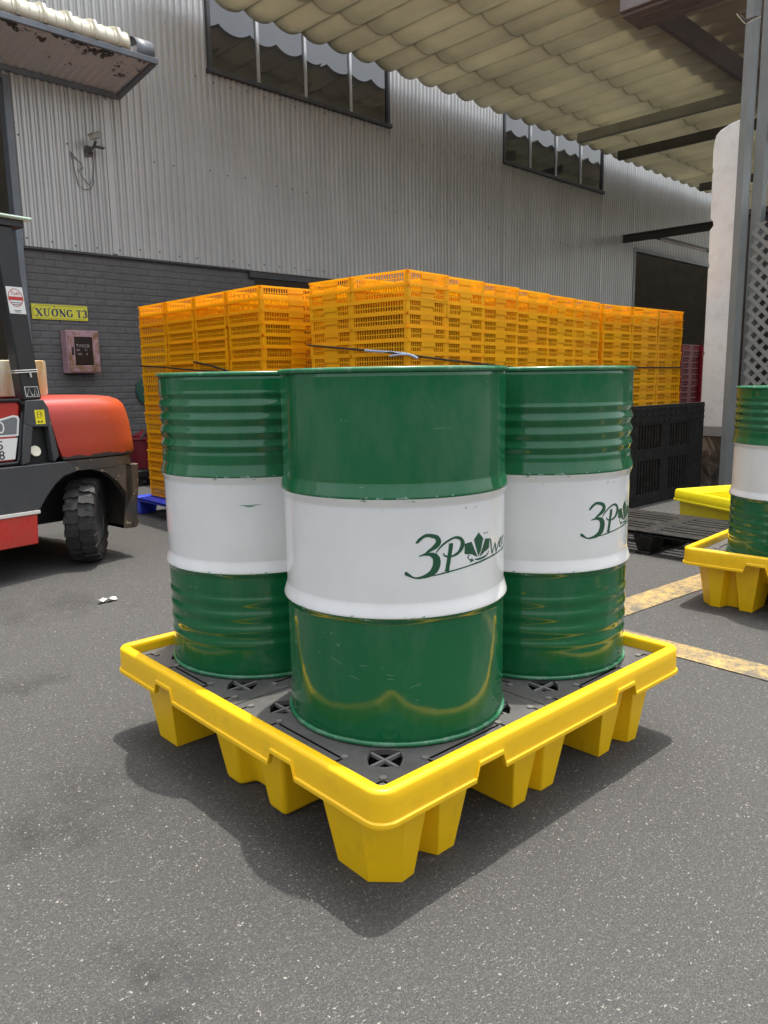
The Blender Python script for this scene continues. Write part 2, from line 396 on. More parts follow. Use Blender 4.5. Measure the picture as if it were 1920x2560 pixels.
# ------------------------------------------------------------------ ground and markings
b = MB(); b.add([(-80, -80, 0), (80, -80, 0), (80, 80, 0), (-80, 80, 0)], [(0, 1, 2, 3)])
structure(b.build('asphalt_ground', 'asphalt', smooth=0))
def strip(p0, p1, wd):
    d = (Vector(p1)-Vector(p0)).normalized(); n = Vector((-d.y, d.x))*wd/2
    b = MB(); q = [Vector(p0)+n, Vector(p0)-n, Vector(p1)-n, Vector(p1)+n]
    b.add([(v.x, v.y, .004) for v in q], [(0, 1, 2, 3)]); return b.build('road_marking', 'line', smooth=0)
structure(strip((2.16, .838), (4.6, .70), .17))
structure(strip((1.975, .72), (1.955, -3.0), .155))
# ------------------------------------------------------------------ workshop building
WA = rad(2.5)
bld = thing('workshop_building', 'long workshop with grey corrugated cladding above dark grey brick', 'building', (3, 8, 0), WA)
def clad(mb, s0, s1, z0, z1, y=0.0):
    p = .0872; k0 = math.floor(s0/p); pts = []
    s = k0*p
    prof = [(0, 0), (.020, 0), (.034, -.026), (.064, -.026)]
    out = []
    while s < s1+p:
        for dx, dy in prof:
            x = s+dx
            if s0 <= x <= s1: out.append((x, y+dy))
        s += p
    out = [(s0, y)]+out+[(s1, y)]
    o = len(mb.v)
    for x, yy in out: mb.v += [(x, yy, z0), (x, yy, z1)]
    for i in range(len(out)-1): mb.f.append([o+2*i, o+2*i+2, o+2*i+3, o+2*i+1]); mb.mi.append(0)
b = MB()
W1, W2 = (1.5, 4.72), (7.64, 11.16)
for r_ in ((-12, -5.2, 0, 7.4), (-5.2, -.97, 4.3, 7.4), (-.97, W1[0], 2.6, 7.4), (W1[0], W1[1], 2.6, 4.97), (W1[0], W1[1], 6.45, 7.4),
           (W1[1], W2[0], 2.6, 7.4), (W2[0], W2[1], 2.6, 4.97), (W2[0], W2[1], 6.45, 7.4), (W2[1], 12.72, 2.6, 7.4), (12.72, 19, 4.0, 7.4), (19, 26, 0, 7.4)):
    clad(b, *r_)
for z, s0, s1, st in ((2.68, -.9, 12, .262), (3.75, -.9, 12, .262), (4.85, 1.3, 12, .262)):   # rows of fixing screws
    x = s0
    while x < s1:
        if random.random() < .8: b.cyl((x+random.uniform(-.01, .01), -.0255, z+random.uniform(-.02, .02)), (0, -1, 0), .010, .005, 6, 1)
        x += st
b.build('corrugated_cladding', ['clad', 'darkbeam'], bld, smooth=0)
# brick base, each foam brick a raised block
b = MB(); CH, BL = .0775, .225
for (s0, s1) in ((-.95, 2.1), (4.3, 12.7)):
    b.box(s0, s1, .009, .10, 0, 2.585, 1)
    row = 0; z = 0
    while z < 2.57:
        x = s0-(BL/2 if row % 2 else 0)
        while x < s1:
            a, c = max(x, s0)+.004, min(x+BL, s1)-.004
            if c-a > .02:
                t = random.uniform(-.002, .002); zz = min(z+CH, 2.585)
                b.add([(a, .009, z+.002), (c, .009, z+.002), (c, .009, zz-.002), (a, .009, zz-.002),
                       (a+.009, .004+t, z+.012), (c-.009, .004-t, z+.012), (c-.009, .004+t, zz-.012), (a+.009, .004-t, zz-.012)],
                      [(4, 5, 6, 7), (0, 1, 5, 4), (1, 2, 6, 5), (2, 3, 7, 6), (3, 0, 4, 7)])
            x += BL
        z += CH; row += 1
b.build('brick_base', ['brick', 'mortar'], bld, smooth=0)
b = MB(); b.box(-.97, 2.0, -.034, -.002, 2.578, 2.605); b.build('base_flashing', 'trim', bld, bevel=.003)
b = MB(); b.box(1.98, 4.35, -.06, .0, 2.50, 2.575); b.build('door_lintel', 'trim', bld, bevel=.004)
b = MB(); b.box(-1.02, -.955, -.04, .10, 0, 4.3); b.box(-5.3, -5.2, -.04, .1, 0, 4.3); b.box(-5.2, -1.02, -.04, .1, 4.26, 4.34); b.build('doorway_frame', 'bluetrim', bld, bevel=.004)
b = MB(); b.box(12.64, 12.74, -.035, .10, 0, 4.0); b.box(12.74, 19, -.03, .1, 3.93, 4.01); b.build('bay_frame', 'steel', bld, bevel=.004)
for x, z0, z1 in ((6.12, 2.6, 7.0), (11.2, 2.6, 4.9), (12.60, 4.02, 7.0), (.10, 2.62, 4.3)):
    b = MB(); b.box(x-.03, x+.03, -.031, -.0255, z0, z1); b.build('sheet_joint', 'clad', bld, smooth=0)
# interior shell seen through the openings
b = MB()
b.add([(-12, 8, 0), (26, 8, 0), (26, 8, 7.4), (-12, 8, 7.4), (-12, .3, 0), (26, .3, 0), (26, .3, 7.4), (-12, .3, 7.4)],
      [(0, 1, 2, 3), (0, 3, 7, 4), (1, 5, 6, 2)])
b.build('interior', 'dark', bld, smooth=0)
b = MB(); b.add([(-12, -.25, 7.42), (26, -.25, 7.42), (26, 8.1, 7.46), (-12, 8.1, 7.46)], [(0, 1, 2, 3)]); b.build('roof', 'skysheet', bld)  # unseen roof, made translucent to brighten the interior
# clerestory windows
for (x0, x1), muls in ((W1, (2.265, 3.068, 3.915)), (W2, (8.484, 9.36, 10.27))):
    f = MB(); f.box(x0, x0+.05, -.05, .02, 4.97, 6.45); f.box(x1-.05, x1, -.05, .02, 4.97, 6.45)
    f.box(x0-.02, x1+.02, -.075, .02, 4.93, 4.985); f.box(x0+.05, x1-.05, -.05, .02, 6.40, 6.45)
    fo = f.build('window', 'trim', bld, bevel=.004)
    xs_ = [x0+.05]+list(muls)+[x1-.05]
    for i in range(4):
        g = MB(); t = random.uniform(-.013, .013)
        g.add([(xs_[i], -.015+t, 4.985), (xs_[i+1], -.015-t, 4.985), (xs_[i+1], -.015+t, 6.40), (xs_[i], -.015-t, 6.40)], [(0, 1, 2, 3)])
        g.build('pane', 'glass', fo, smooth=0)
    for x in muls:
        g = MB(); g.box(x-.022, x+.022, -.042, .0, 4.99, 6.40); g.build('mullion', 'alu', fo, bevel=.003)
# awning over the left doorway
AY = -.886
aw = MB()
n_ = 30; base = []
p = .0872*1.0; x = -6.0
while x < .22:
    base += [(x, 0), (x+.04, 0), (x+.05, .012), (x+.077, .012)]; x += p
lo = len(aw.v)
for x, d in base: aw.v += [(x, -.01, 4.385+d), (x, AY+.03, 4.500+d)]
for i in range(len(base)-1): aw.f.append([2*i, 2*i+1, 2*i+3, 2*i+2]); aw.mi.append(0)
a_o = aw.build('awning', 'soffit', bld, smooth=0)
b = MB()   # steel edge frame
b.prism([(AY-.02, 4.478), (AY-.02, 4.535), (AY+.03, 4.545), (AY+.03, 4.485)], -6, .30, 'x')
b.prism([(-.003, 4.345), (-.003, 4.41), (AY+.031, 4.545), (AY+.031, 4.475)], .235, .297, 'x')
b.box(-6, .235, -.06, -.003, 4.335, 4.395)
b.build('awning_frame', 'bluetrim', a_o, bevel=.004)
b = MB()   # bull-nosed cream roof sheet with ribs
def bull(x, k):
    pts = [(AY+.005, 4.546), (AY-.012+.0, 4.60), (AY+.0, 4.655), (AY+.035, 4.70), (AY+.09, 4.735), (AY+.20, 4.765), (-.02, 4.86)]
    return [(x, y-(.018*k if i < 4 else .006*k), z+.018*k*(0 if i < 3 else 1)) for i, (y, z) in enumerate(pts)]
loops = []; x = -6.0
while x < .06:
    loops += [bull(x, 0), bull(x+.005, .7), bull(x+.012, 0), bull(x+.035, 0), bull(x+.046, 1.6), bull(x+.068, 1.6), bull(x+.08, 0), bull(x+.16, 0), bull(x+.166, .5), bull(x+.172, 0)]
    x += .253
b.loft(loops, False, False, closed=False); b.build('awning_roof_sheet', 'cream', a_o, smooth=50, thick=.004)
b = MB(); b.loft([[(q, y+.006, z-.006) for q, y, z in bull(xx, 0)] for xx in (.07, .27)], False, False, closed=False); b.build('awning_end_flashing', 'bluetrim', a_o, thick=.004)

# ------------------------------------------------------------------ canopy
can = thing('canopy_roof', 'cream barrel-ridged canopy roof hung in front of the corrugated wall', 'canopy', (3, 8, 0), WA)
PITCH = .455
def barrel(mb, s0, s1, t0, t1, z0, slope, h=.078, n=12):
    k = math.floor((s0-4.39)/PITCH)*PITCH+4.39-PITCH/2; prof = []
    while k < s1:
        for j in range(n):
            t = j/n
            prof.append((k+PITCH*t, h*(2*t-1)**2*(1-.15*(1-abs(2*t-1)))))
        k += PITCH
    prof = [q for q in prof if s0 <= q[0] <= s1]
    o = len(mb.v); rows = [t0+(t1-t0)*i/3 for i in range(4)]
    for x, z in prof:
        for t in rows: mb.v.append((x, -t, z0+z+slope*t))
    for i in range(len(prof)-1):
        for r_ in range(3): mb.f.append([o+4*i+r_, o+4*i+4+r_, o+4*i+5+r_, o+4*i+1+r_]); mb.mi.append(0)
for t0, t1, dz in ((.28, 1.06, 0), (1.035, 2.23, .005), (2.205, 3.66, .010)):
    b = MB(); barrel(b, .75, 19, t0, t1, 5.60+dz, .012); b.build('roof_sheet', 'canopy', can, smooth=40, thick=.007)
for x, t0, t1, mt, z0 in ((9.0, .72, 3.9, 'beam', 5.40), (10.62, .66, 3.9, 'midbeam', 5.40), (14.5, .66, 3.9, 'midbeam', 5.40), (4.6, 1.1, 3.9, 'beam', 5.56)):
    b = MB(); b.box(x-.03, x+.03, -t1, -t0, z0, z0+.155); b.box(x-.03, x+.07, -t1, -t0, z0-.012, z0); b.build('beam', mt, can, bevel=.004) if x != 4.6 else None
# upper (nearer) roof in shade with its brown gable panel
up = thing('upper_canopy_roof', 'shade-tinted upper roof with a gable panel at the top right corner', 'canopy', (3, 8, 0), WA)
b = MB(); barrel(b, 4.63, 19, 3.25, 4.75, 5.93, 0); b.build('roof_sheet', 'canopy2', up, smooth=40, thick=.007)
b = MB(); barrel(b, 4.63, 19, 4.6, 10.5, 5.95, 0); b.build('roof_sheet', 'canopy2', up, smooth=40, thick=.007)  # extended out of view toward the camera to shade the wall
b = MB(); b.box(4.54, 4.62, -10.4, -3.95, 5.27, 6.15); b.build('gable_panel', 'gutter', up, bevel=.01)
b = MB()
for i in range(4): b.box(4.60+.11*i, 4.72+.11*i, -10.4, -3.95-.0*i, 5.235-.008*(i % 2), 5.275)
b.build('gutter', 'gutter', up, bevel=.008)
b = MB(); b.box(4.65, 19, -3.75, -3.69, 5.625, 5.925); b.build('fascia', 'gutter', up)
# ------------------------------------------------------------------ bracket beam and tube over the far bay
br = thing('bracket_beam', 'dark steel beam reaching out from the wall above the far dark bay', 'beam', (3, 8, 0), WA)
b = MB(); b.box(12.10, 12.19, -3.2, -.022, 4.19, 4.215); b.box(12.135, 12.155, -3.2, -.022, 4.07, 4.19); b.box(12.10, 12.19, -3.2, -.022, 4.045, 4.07); b.build('beam', 'darkbeam', br)
b = MB(); b.box(12.19, 17, -.66, -.58, 4.10, 4.17); b.build('cross_rail', 'darkbeam', br)
b = MB(); b.tube([(12.6, -.67, 4.085), (15.0, -.67, 4.085)], .022); b.build('tube', 'pinktube', br)

# ------------------------------------------------------------------ post, pillar, lattice at right
t = thing('steel_post', 'tall grey steel post standing in front of the cracked white pillar', 'post', (6.45, 2.17, 0), rad(-2))
b = MB(); b.box(-.012, .125, -.02, .02, 0, 5.9); b.box(-.020, -.012, -.024, .036, 0, 5.9); b.box(.125, .133, -.024, .036, 0, 5.9); b.build('shaft', 'steel', t, bevel=.002)
b = MB(); b.box(-.10, .28, -.12, .12, 0, .012); b.build('base_plate', 'steel', t, bevel=.003)
t = thing('rear_steel_post', 'second grey steel post just behind the first, beside the lattice', 'post', (7.06, 2.275, 0), rad(-2))
b = MB(); b.box(0, .10, -.05, .05, 0, 5.7); b.build('shaft', 'steel', t, bevel=.004)
b = MB(); b.box(.101, .16, -2.2, .04, 3.42, 3.56); b.build('cross_beam', 'offwhite', t, bevel=.004)
b = MB(); b.box(.101, .19, -2.2, .04, 3.34, 3.415); b.build('lower_rail', 'darkbeam', t, bevel=.004)
b = MB(); b.box(-.05, .15, -.1, .1, 0, .012); b.build('base_plate', 'steel', t)
t = thing('plaster_pillar', 'white plaster pillar with chipped broken top and stone foot', 'pillar', (6.8, 2.3, 0), 0)
prof = [(.06, .60), (.298, .60), (.299, 1.3), (.290, 1.33), (.299, 1.36), (.301, 2.15), (.287, 2.18), (.300, 2.22), (.303, 2.52), (.270, 2.56), (.278, 2.60), (.304, 2.63), (.306, 2.80), (.292, 2.83), (.307, 2.87), (.309, 3.04), (.298, 3.07), (.310, 3.11), (.312, 3.26), (.304, 3.33), (.29, 3.39), (.25, 3.43), (.16, 3.465), (.06, 3.485)]
b = MB(); b.prism(prof, 0, .16, 'x'); b.build('shaft', 'plaster', t, bevel=.004)
b = MB(); b.box(-.012, .165, .05, .305, .50, .60); b.build('cement_band', 'band', t, bevel=.004)
b = MB(); b.box(.0, .158, .06, .30, 0, .50); b.build('stone_foot', 'stone', t, bevel=.006)
t = thing('lattice_screen', 'pale diamond lattice screen at right edge behind the posts', 'lattice', (6.98, 2.25, 0), 0)
b = MB(); H0, H1, WD, q = .40, 2.56, 2.6, .086
for sgn, xo in ((1, 0), (-1, .008)):
    k_ = -40
    while k_ < 60:
        y0 = k_*q*1.414
        # strip y = y0 + sgn*z, clipped to the panel
        pts = []
        za, zb = H0, H1
        ya, yb = y0+sgn*(za-H0), y0+sgn*(zb-H0)
        def clipz(yy): return H0+(yy-y0)/sgn
        lo_, hi_ = sorted((clipz(0), clipz(-WD))); za, zb = max(za, lo_), min(zb, hi_)
        if zb-za > .06:
            hw = .026
            b.prism([(y0+sgn*(za-H0)-hw, za), (y0+sgn*(za-H0)+hw, za), (y0+sgn*(zb-H0)+hw, zb), (y0+sgn*(zb-H0)-hw, zb)], xo, xo+.007, 'x')
        k_ += 1
b.build('slats', 'lattice', t, smooth=0)
b = MB(); b.box(-.012, .02, -WD, .0, H0-.05, H0); b.box(-.0125, .02, -WD-.04, -WD, 0, H1+.02); b.box(.016, .030, -.03, .0, 0, H1-.04); b.build('frame', 'lattice', t)
t = thing('lattice_backing', 'dark shed wall added behind the lattice', 'backing', (7.35, .60, 0), 0)  # made-up block added so the lattice gaps look dark
b = MB(); b.box(0, 3, -3, 2.05, 0, 2.7); b.build('wall', 'darkbeam', t); 
b = MB(); b.box(-.05, 3.1, -3.1, 2.08, 2.703, 2.76); b.build('roof', 'darkbeam', t)

# ------------------------------------------------------------------ spill pallets
PS = 1.266
NOTCH = [(.298, .394), (.888, .985)]
def rsq(inset, z, R=.044, dz=None, n=7, size=PS):
    pts = []
    br_ = []
    for a, c in NOTCH:
        br_ += [a-.006, a+.006, c-.006, c+.006]
    for side in range(4):
        ang = side*PI/2
        def tr(x, y):
            x -= size/2; y -= size/2
            return (size/2+x*cos(ang)-y*sin(ang), size/2+x*sin(ang)+y*cos(ang))
        nb = br_ if side in (0, 2) else [size-v for v in br_[::-1]]
        if side in (1,): nb = br_
        if side == 2: nb = [size-v for v in br_[::-1]]
        # side 0: y = inset, x increasing ; side 3: x = inset, y decreasing
        for i in range(n):
            a = -PI+PI/2*(i/(n-1)); rr_ = max(R-inset, .004)
            pts.append((*tr(R+rr_*cos(a), R+rr_*sin(a)), z))
        for i, v in enumerate(nb):
            up_ = i in (1, 2, 5, 6)
            pts.append((*tr(v, inset), z+(dz if (dz and up_) else 0)))
    return pts
def offset_poly(P, d):
    n = len(P); area = sum(P[i][0]*P[(i+1) % n][1]-P[(i+1) % n][0]*P[i][1] for i in range(n)); sg = 1 if area > 0 else -1
    out = []
    for i in range(n):
        a, p_, c = P[i-1], P[i], P[(i+1) % n]
        e1 = Vector((p_[0]-a[0], p_[1]-a[1])).normalized(); e2 = Vector((c[0]-p_[0], c[1]-p_[1])).normalized()
        n1 = Vector((e1.y, -e1.x))*sg; n2 = Vector((e2.y, -e2.x))*sg
        m_ = (n1+n2); m_ = m_/max(.35, m_.length_squared)*2 if m_.length > 1e-6 else n1
        out.append((p_[0]+m_.x*d, p_[1]+m_.y*d))
    return out
def foot(parent, poly, mat, z1=.2408):
    b = MB(); b.loft([[(x, y, z) for x, y in offset_poly(poly, d)] for z, d in ((0.0, 0.0), (z1, .036))])
    return b.build('leg', mat, parent, bevel=.014, seg=3)
def flip(P, fx, fy): return [((PS-x) if fx else x, (PS-y) if fy else y) for x, y in P]
CORNER = [(.074, .128), (.128, .074), (.170, .078), (.186, .130), (.240, .130), (.258, .088), (.316, .088), (.322, .238), (.076, .238)]
MIDX = [(.545, .090), (.600, .090), (.614, .135), (.654, .135), (.668, .090), (.726, .090), (.722, .33), (.545, .33)]
MIDY = [(.090, .472), (.090, .546), (.135, .562), (.135, .672), (.090, .690), (.090, .758), (.33, .758), (.33, .472)]
CENT = [(.52, .47), (.75, .47), (.75, .77), (.52, .77)]
FARX = flip(CORNER, True, False)
def make_pallet(label, mat, deck=True):
    t = thing('spill_pallet', label, 'spill pallet', group='yellow drum spill pallets')
    b = MB(); NZ = .036
    loops = [rsq(.0345, .262), rsq(.016, .264), rsq(.010, .214, dz=NZ), rsq(.006, .211, dz=NZ), rsq(-.004, .209, dz=NZ), rsq(-.005, .214, dz=NZ), rsq(-.004, .2195, dz=NZ), rsq(.0005, .222, dz=NZ), rsq(.001, .26),
             rsq(.0018, .282), rsq(.0035, .2868), rsq(.0075, .2902), rsq(.013, .2912), rsq(.026, .2912), rsq(.0305, .2895), rsq(.033, .285), rsq(.034, .276), rsq(.035, .2425), rsq(.075, .2415)]
    b.loft(loops, False, True); b.build('rim', mat, t, smooth=50)
    b = MB(); b.loft([rsq(.090, .2412, R=.2), rsq(.105, .20, R=.2), rsq(.16, .135, R=.2), rsq(.18, .128, R=.2)], False, True); b.build('sump', mat, t, smooth=40)
    for P in (CORNER, flip(CORNER, True, False), flip(CORNER, False, True), flip(CORNER, True, True), MIDX, flip(MIDX, False, True), MIDY, flip(MIDY, True, False), CENT): foot(t, P, mat)
    if deck:
        def plate(x0, x1, y0, y1):
            b = MB(); hx = [x0+.125, x1-.105] if x0 < .5 else [x0+.105, x1-.125]; hy = [y0+.125, y1-.105] if y0 < .5 else [y0+.105, y1-.125]
            hs = .058
            X = [x0, hx[0]-hs, hx[0]+hs, hx[1]-hs, hx[1]+hs, x1]; Y = [y0, hy[0]-hs, hy[0]+hs, hy[1]-hs, hy[1]+hs, y1]
            Z = .2564
            for i in range(5):
                for j in range(5):
                    if i in (1, 3) and j in (1, 3):
                        c_ = ((X[i]+X[i+1])/2, (Y[j]+Y[j+1])/2)
                        sq = [(X[i], Y[j]), (c_[0], Y[j]), (X[i+1], Y[j]), (X[i+1], c_[1]), (X[i+1], Y[j+1]), (c_[0], Y[j+1]), (X[i], Y[j+1]), (X[i], c_[1])]
                        oc = [(c_[0]+.050*cos(a), c_[1]+.050*sin(a)) for a in [(-.75+k/4)*PI for k in range(8)]]
                        oc = [(x+(c_[0]-x)*(.16 if k % 2 == 0 else 0), y_+(c_[1]-y_)*(.16 if k % 2 == 0 else 0)) for k, (x, y_) in enumerate(oc)]
                        b.add([(x, y_, Z) for x, y_ in sq]+[(x, y_, Z) for x, y_ in oc]+[(x, y_, Z-.0125) for x, y_ in oc],
                              [(k, (k+1) % 8, 8+(k+1) % 8, 8+k) for k in range(8)]+[(8+k, 8+(k+1) % 8, 16+(k+1) % 8, 16+k) for k in range(8)])
                        for ang in (0, PI/2):   # cross of ribs in the drain hole
                            dx, dy = .052*cos(ang), .052*sin(ang); px, py = -.0035*sin(ang), .0035*cos(ang)
                            b.prism([(c_[0]-dx-px, c_[1]-dy-py), (c_[0]+dx-px, c_[1]+dy-py), (c_[0]+dx+px, c_[1]+dy+py), (c_[0]-dx+px, c_[1]-dy+py)], Z-.0115, Z-.003-.001*(ang > 0), 'z', 2)
                        for sx in (-1, 1):
                            for sy in (-1, 1): b.cyl((c_[0]+sx*.066, c_[1]+sy*.066, Z), (0, 0, 1), .0085, .0045, 10, 2)
                    else:
                        b.add([(X[i], Y[j], Z), (X[i+1], Y[j], Z), (X[i+1], Y[j+1], Z), (X[i], Y[j+1], Z)], [(0, 1, 2, 3)])
            # thin black strips painted on as the shaded dark of moulded grooves
            for v in (x0+.052, hx[0]+.066, hx[1]-.066, x1-.034):
                for (ya, yb) in ((y0+.03, hy[0]-.075), (hy[0]+.075, hy[1]-.075), (hy[1]+.075, y1-.03)): 
                    if yb-ya > .02: b.box(v-.0024, v+.0024, ya, yb, Z, Z+.0012, 1)
            for v in (y0+.052, hy[0]+.066, hy[1]-.066, y1-.034):
                for (xa, xb) in ((x0+.03, hx[0]-.075), (hx[0]+.075, hx[1]-.075), (hx[1]+.075, x1-.03)):
                    if xb-xa > .02: b.box(xa, xb, v-.0024, v+.0024, Z, Z+.0012, 1)
            b.box(x0+.004, x1-.004, y0+.004, y1-.004, .2428, .2436, 1)  # black plate close under the deck, painted shade in place of deep holes
            b.box(x0, x1, y0, y0+.004, .2429, .2563); b.box(x0, x1, y1-.004, y1, .2429, .2563); b.box(x0, x0+.004, y0+.004, y1-.004, .2429, .2563); b.box(x1-.004, x1, y0+.004, y1-.004, .2429, .2563)
            return b
        c0, c1, c2, c3 = .0365, .660, .664, PS-.0365
        for xa, xb in ((c0, c1), (c2, c3)):
            for ya, yb in ((c0, c1), (c2, c3)): plate(xa, xb, ya, yb).build('deck_grate', ['deck', 'hole', 'bolt'], t, smooth=0)
    return t
pal = make_pallet('large yellow spill pallet in the foreground carrying three drums', 'yellow')
dup(pal, (2.592, .668, 0), rad(-86), 'yellow spill pallet cut off by the right edge with one drum')

# ------------------------------------------------------------------ steel drums
LOGO_STROKES = [[[27,492,26,494],[29,492,27,495],[32,493,29,497],[36,497,32,501],[40,500,37,505],[45,504,43,509],[51,506,50,512],[58,506,58,512],[64,504,65,511],[71,502,73,509],[75,499,80,506],[76,497,85,500],[76,494,87,493],[76,491,85,486],[73,488,80,481],[69,484,74,477],[63,479,67,474],[55,474,58,470],[48,468,49,466],[40,465,41,463],[34,463,35,461]],[[35,461,34,463],[39,462,39,464],[45,463,45,466],[52,463,52,468],[59,462,60,468],[65,458,68,467],[68,455,77,463],[69,451,83,455],[70,447,85,446],[69,442,84,438],[68,436,81,429],[65,431,76,422],[61,425,68,416],[55,421,60,413],[49,418,51,411],[41,415,42,410],[32,413,33,409],[25,413,25,410],[19,415,18,412],[14,419,12,415],[10,422,7,417],[7,424,4,419],[5,426,2,419],[2,426,2,420],[0,425,0,420]],[[109,486,119,486],[109,485,119,484],[109,482,119,480],[108,476,118,474],[107,467,116,465],[105,456,114,454],[103,445,112,442],[101,435,110,433],[100,427,109,425],[98,424,109,420],[97,422,108,418]],[[89,417,88,419],[95,417,94,419],[102,417,102,420],[108,417,107,421],[113,419,111,421],[116,421,115,422],[118,422,118,423]],[[75,466,74,467],[78,469,76,470],[81,472,79,474],[87,478,84,480],[94,483,91,486],[102,488,100,492],[111,492,109,496],[119,495,117,499],[126,496,126,501],[133,494,135,500],[138,492,143,497],[141,488,149,491],[142,485,153,484],[142,480,152,477],[140,475,149,470],[137,469,144,464],[133,464,138,460],[127,461,131,456],[121,458,123,454],[115,457,116,453],[109,457,109,453],[104,458,103,454],[100,459,98,456],[97,461,95,458],[96,462,93,461],[96,463,93,464],[96,464,94,465]],[[59,413,59,414],[68,413,67,415],[79,414,79,417],[90,415,89,418],[102,417,102,420],[120,419,119,422],[139,421,138,424],[158,423,157,426],[176,425,175,428],[193,426,191,430],[209,427,206,431],[227,429,224,433],[247,431,244,434],[268,432,264,436],[290,434,285,437],[312,435,307,438],[331,436,325,438]],[[171,452,172,451],[167,452,169,450],[163,450,166,449],[162,447,165,447],[163,444,166,444],[166,441,168,442],[170,438,171,441],[174,437,175,439],[178,437,178,438]],[[185,438,186,439],[190,436,190,439],[197,434,195,439],[208,434,206,439],[221,435,217,440],[230,438,226,441],[237,441,233,443],[241,445,238,446],[243,449,240,450]],[[248,476,246,477],[249,477,248,479],[248,477,253,477],[249,470,255,470],[251,461,257,460],[254,451,259,450],[256,442,262,442],[259,439,262,441],[263,439,261,441]],[[262,440,259,441],[266,446,263,447],[272,453,268,454],[276,458,272,459],[279,462,275,463]],[[273,464,279,463],[275,458,281,457],[277,450,283,449],[279,444,285,443],[280,439,286,438]],[[285,438,281,439],[290,444,286,445],[295,450,291,452],[299,457,295,458],[302,462,297,463]]]
LOGO_POLYS = [[(153,480),(175,482),(196,443),(153,456)],[(200,501),(218,484),(208,455),(199,443),(194,457),(183,486)],[(226,482),(246,479),(243,456),(203,441),(214,460)],[(169,433),(184,435),(176,443)],[(217,496),(223,498),(227,494)],[(228,496),(236,497),(238,494)]]
DR = .2846
def drum_profile(kind):
    zs = [.004+i*(.880/440) for i in range(441)]; prof = []
    def bump(z, a, pk, c_, h):
        if a < z <= pk: u_ = (z-a)/(pk-a)
        elif pk < z < c_: u_ = (c_-z)/(c_-pk)
        else: return 0
        return h*(.35*u_*u_*(3-2*u_)+.65*u_)
    for z in zs:
        r_ = DR+bump(z, .300, .319, .352, .0088)+bump(z, .573, .597, .629, .0085)
        if kind:
            o = -.011 if kind == 2 else 0; lo_, hi_ = (.655, .835) if kind == 1 else (.638, .790)
            if lo_ < z < hi_:
                e = min(1, (z-lo_)/.012, (hi_-z)/.012); r_ += e*.0046*(2/PI)*math.asin(.93*cos(2*PI*(z-(.794 if kind == 1 else .743))/.0378))
            if .085 < z < .262:
                e = min(1, (z-.085)/.02, (.262-z)/.02); r_ += e*.0017*cos(2*PI*(z-.188)/.0445)
        if z > .868: r_ -= .004*(z-.868)/.016
        if z < .02: r_ -= .004*(.02-z)/.016
        prof.append((r_, z))
    return prof
def on_drum(prof):
    def f(arc, z):
        r_ = min(prof, key=lambda q: abs(q[1]-z))[0]+.0006
        th_ = arc/.2886; return (r_*cos(th_), r_*sin(th_), z)
    return f
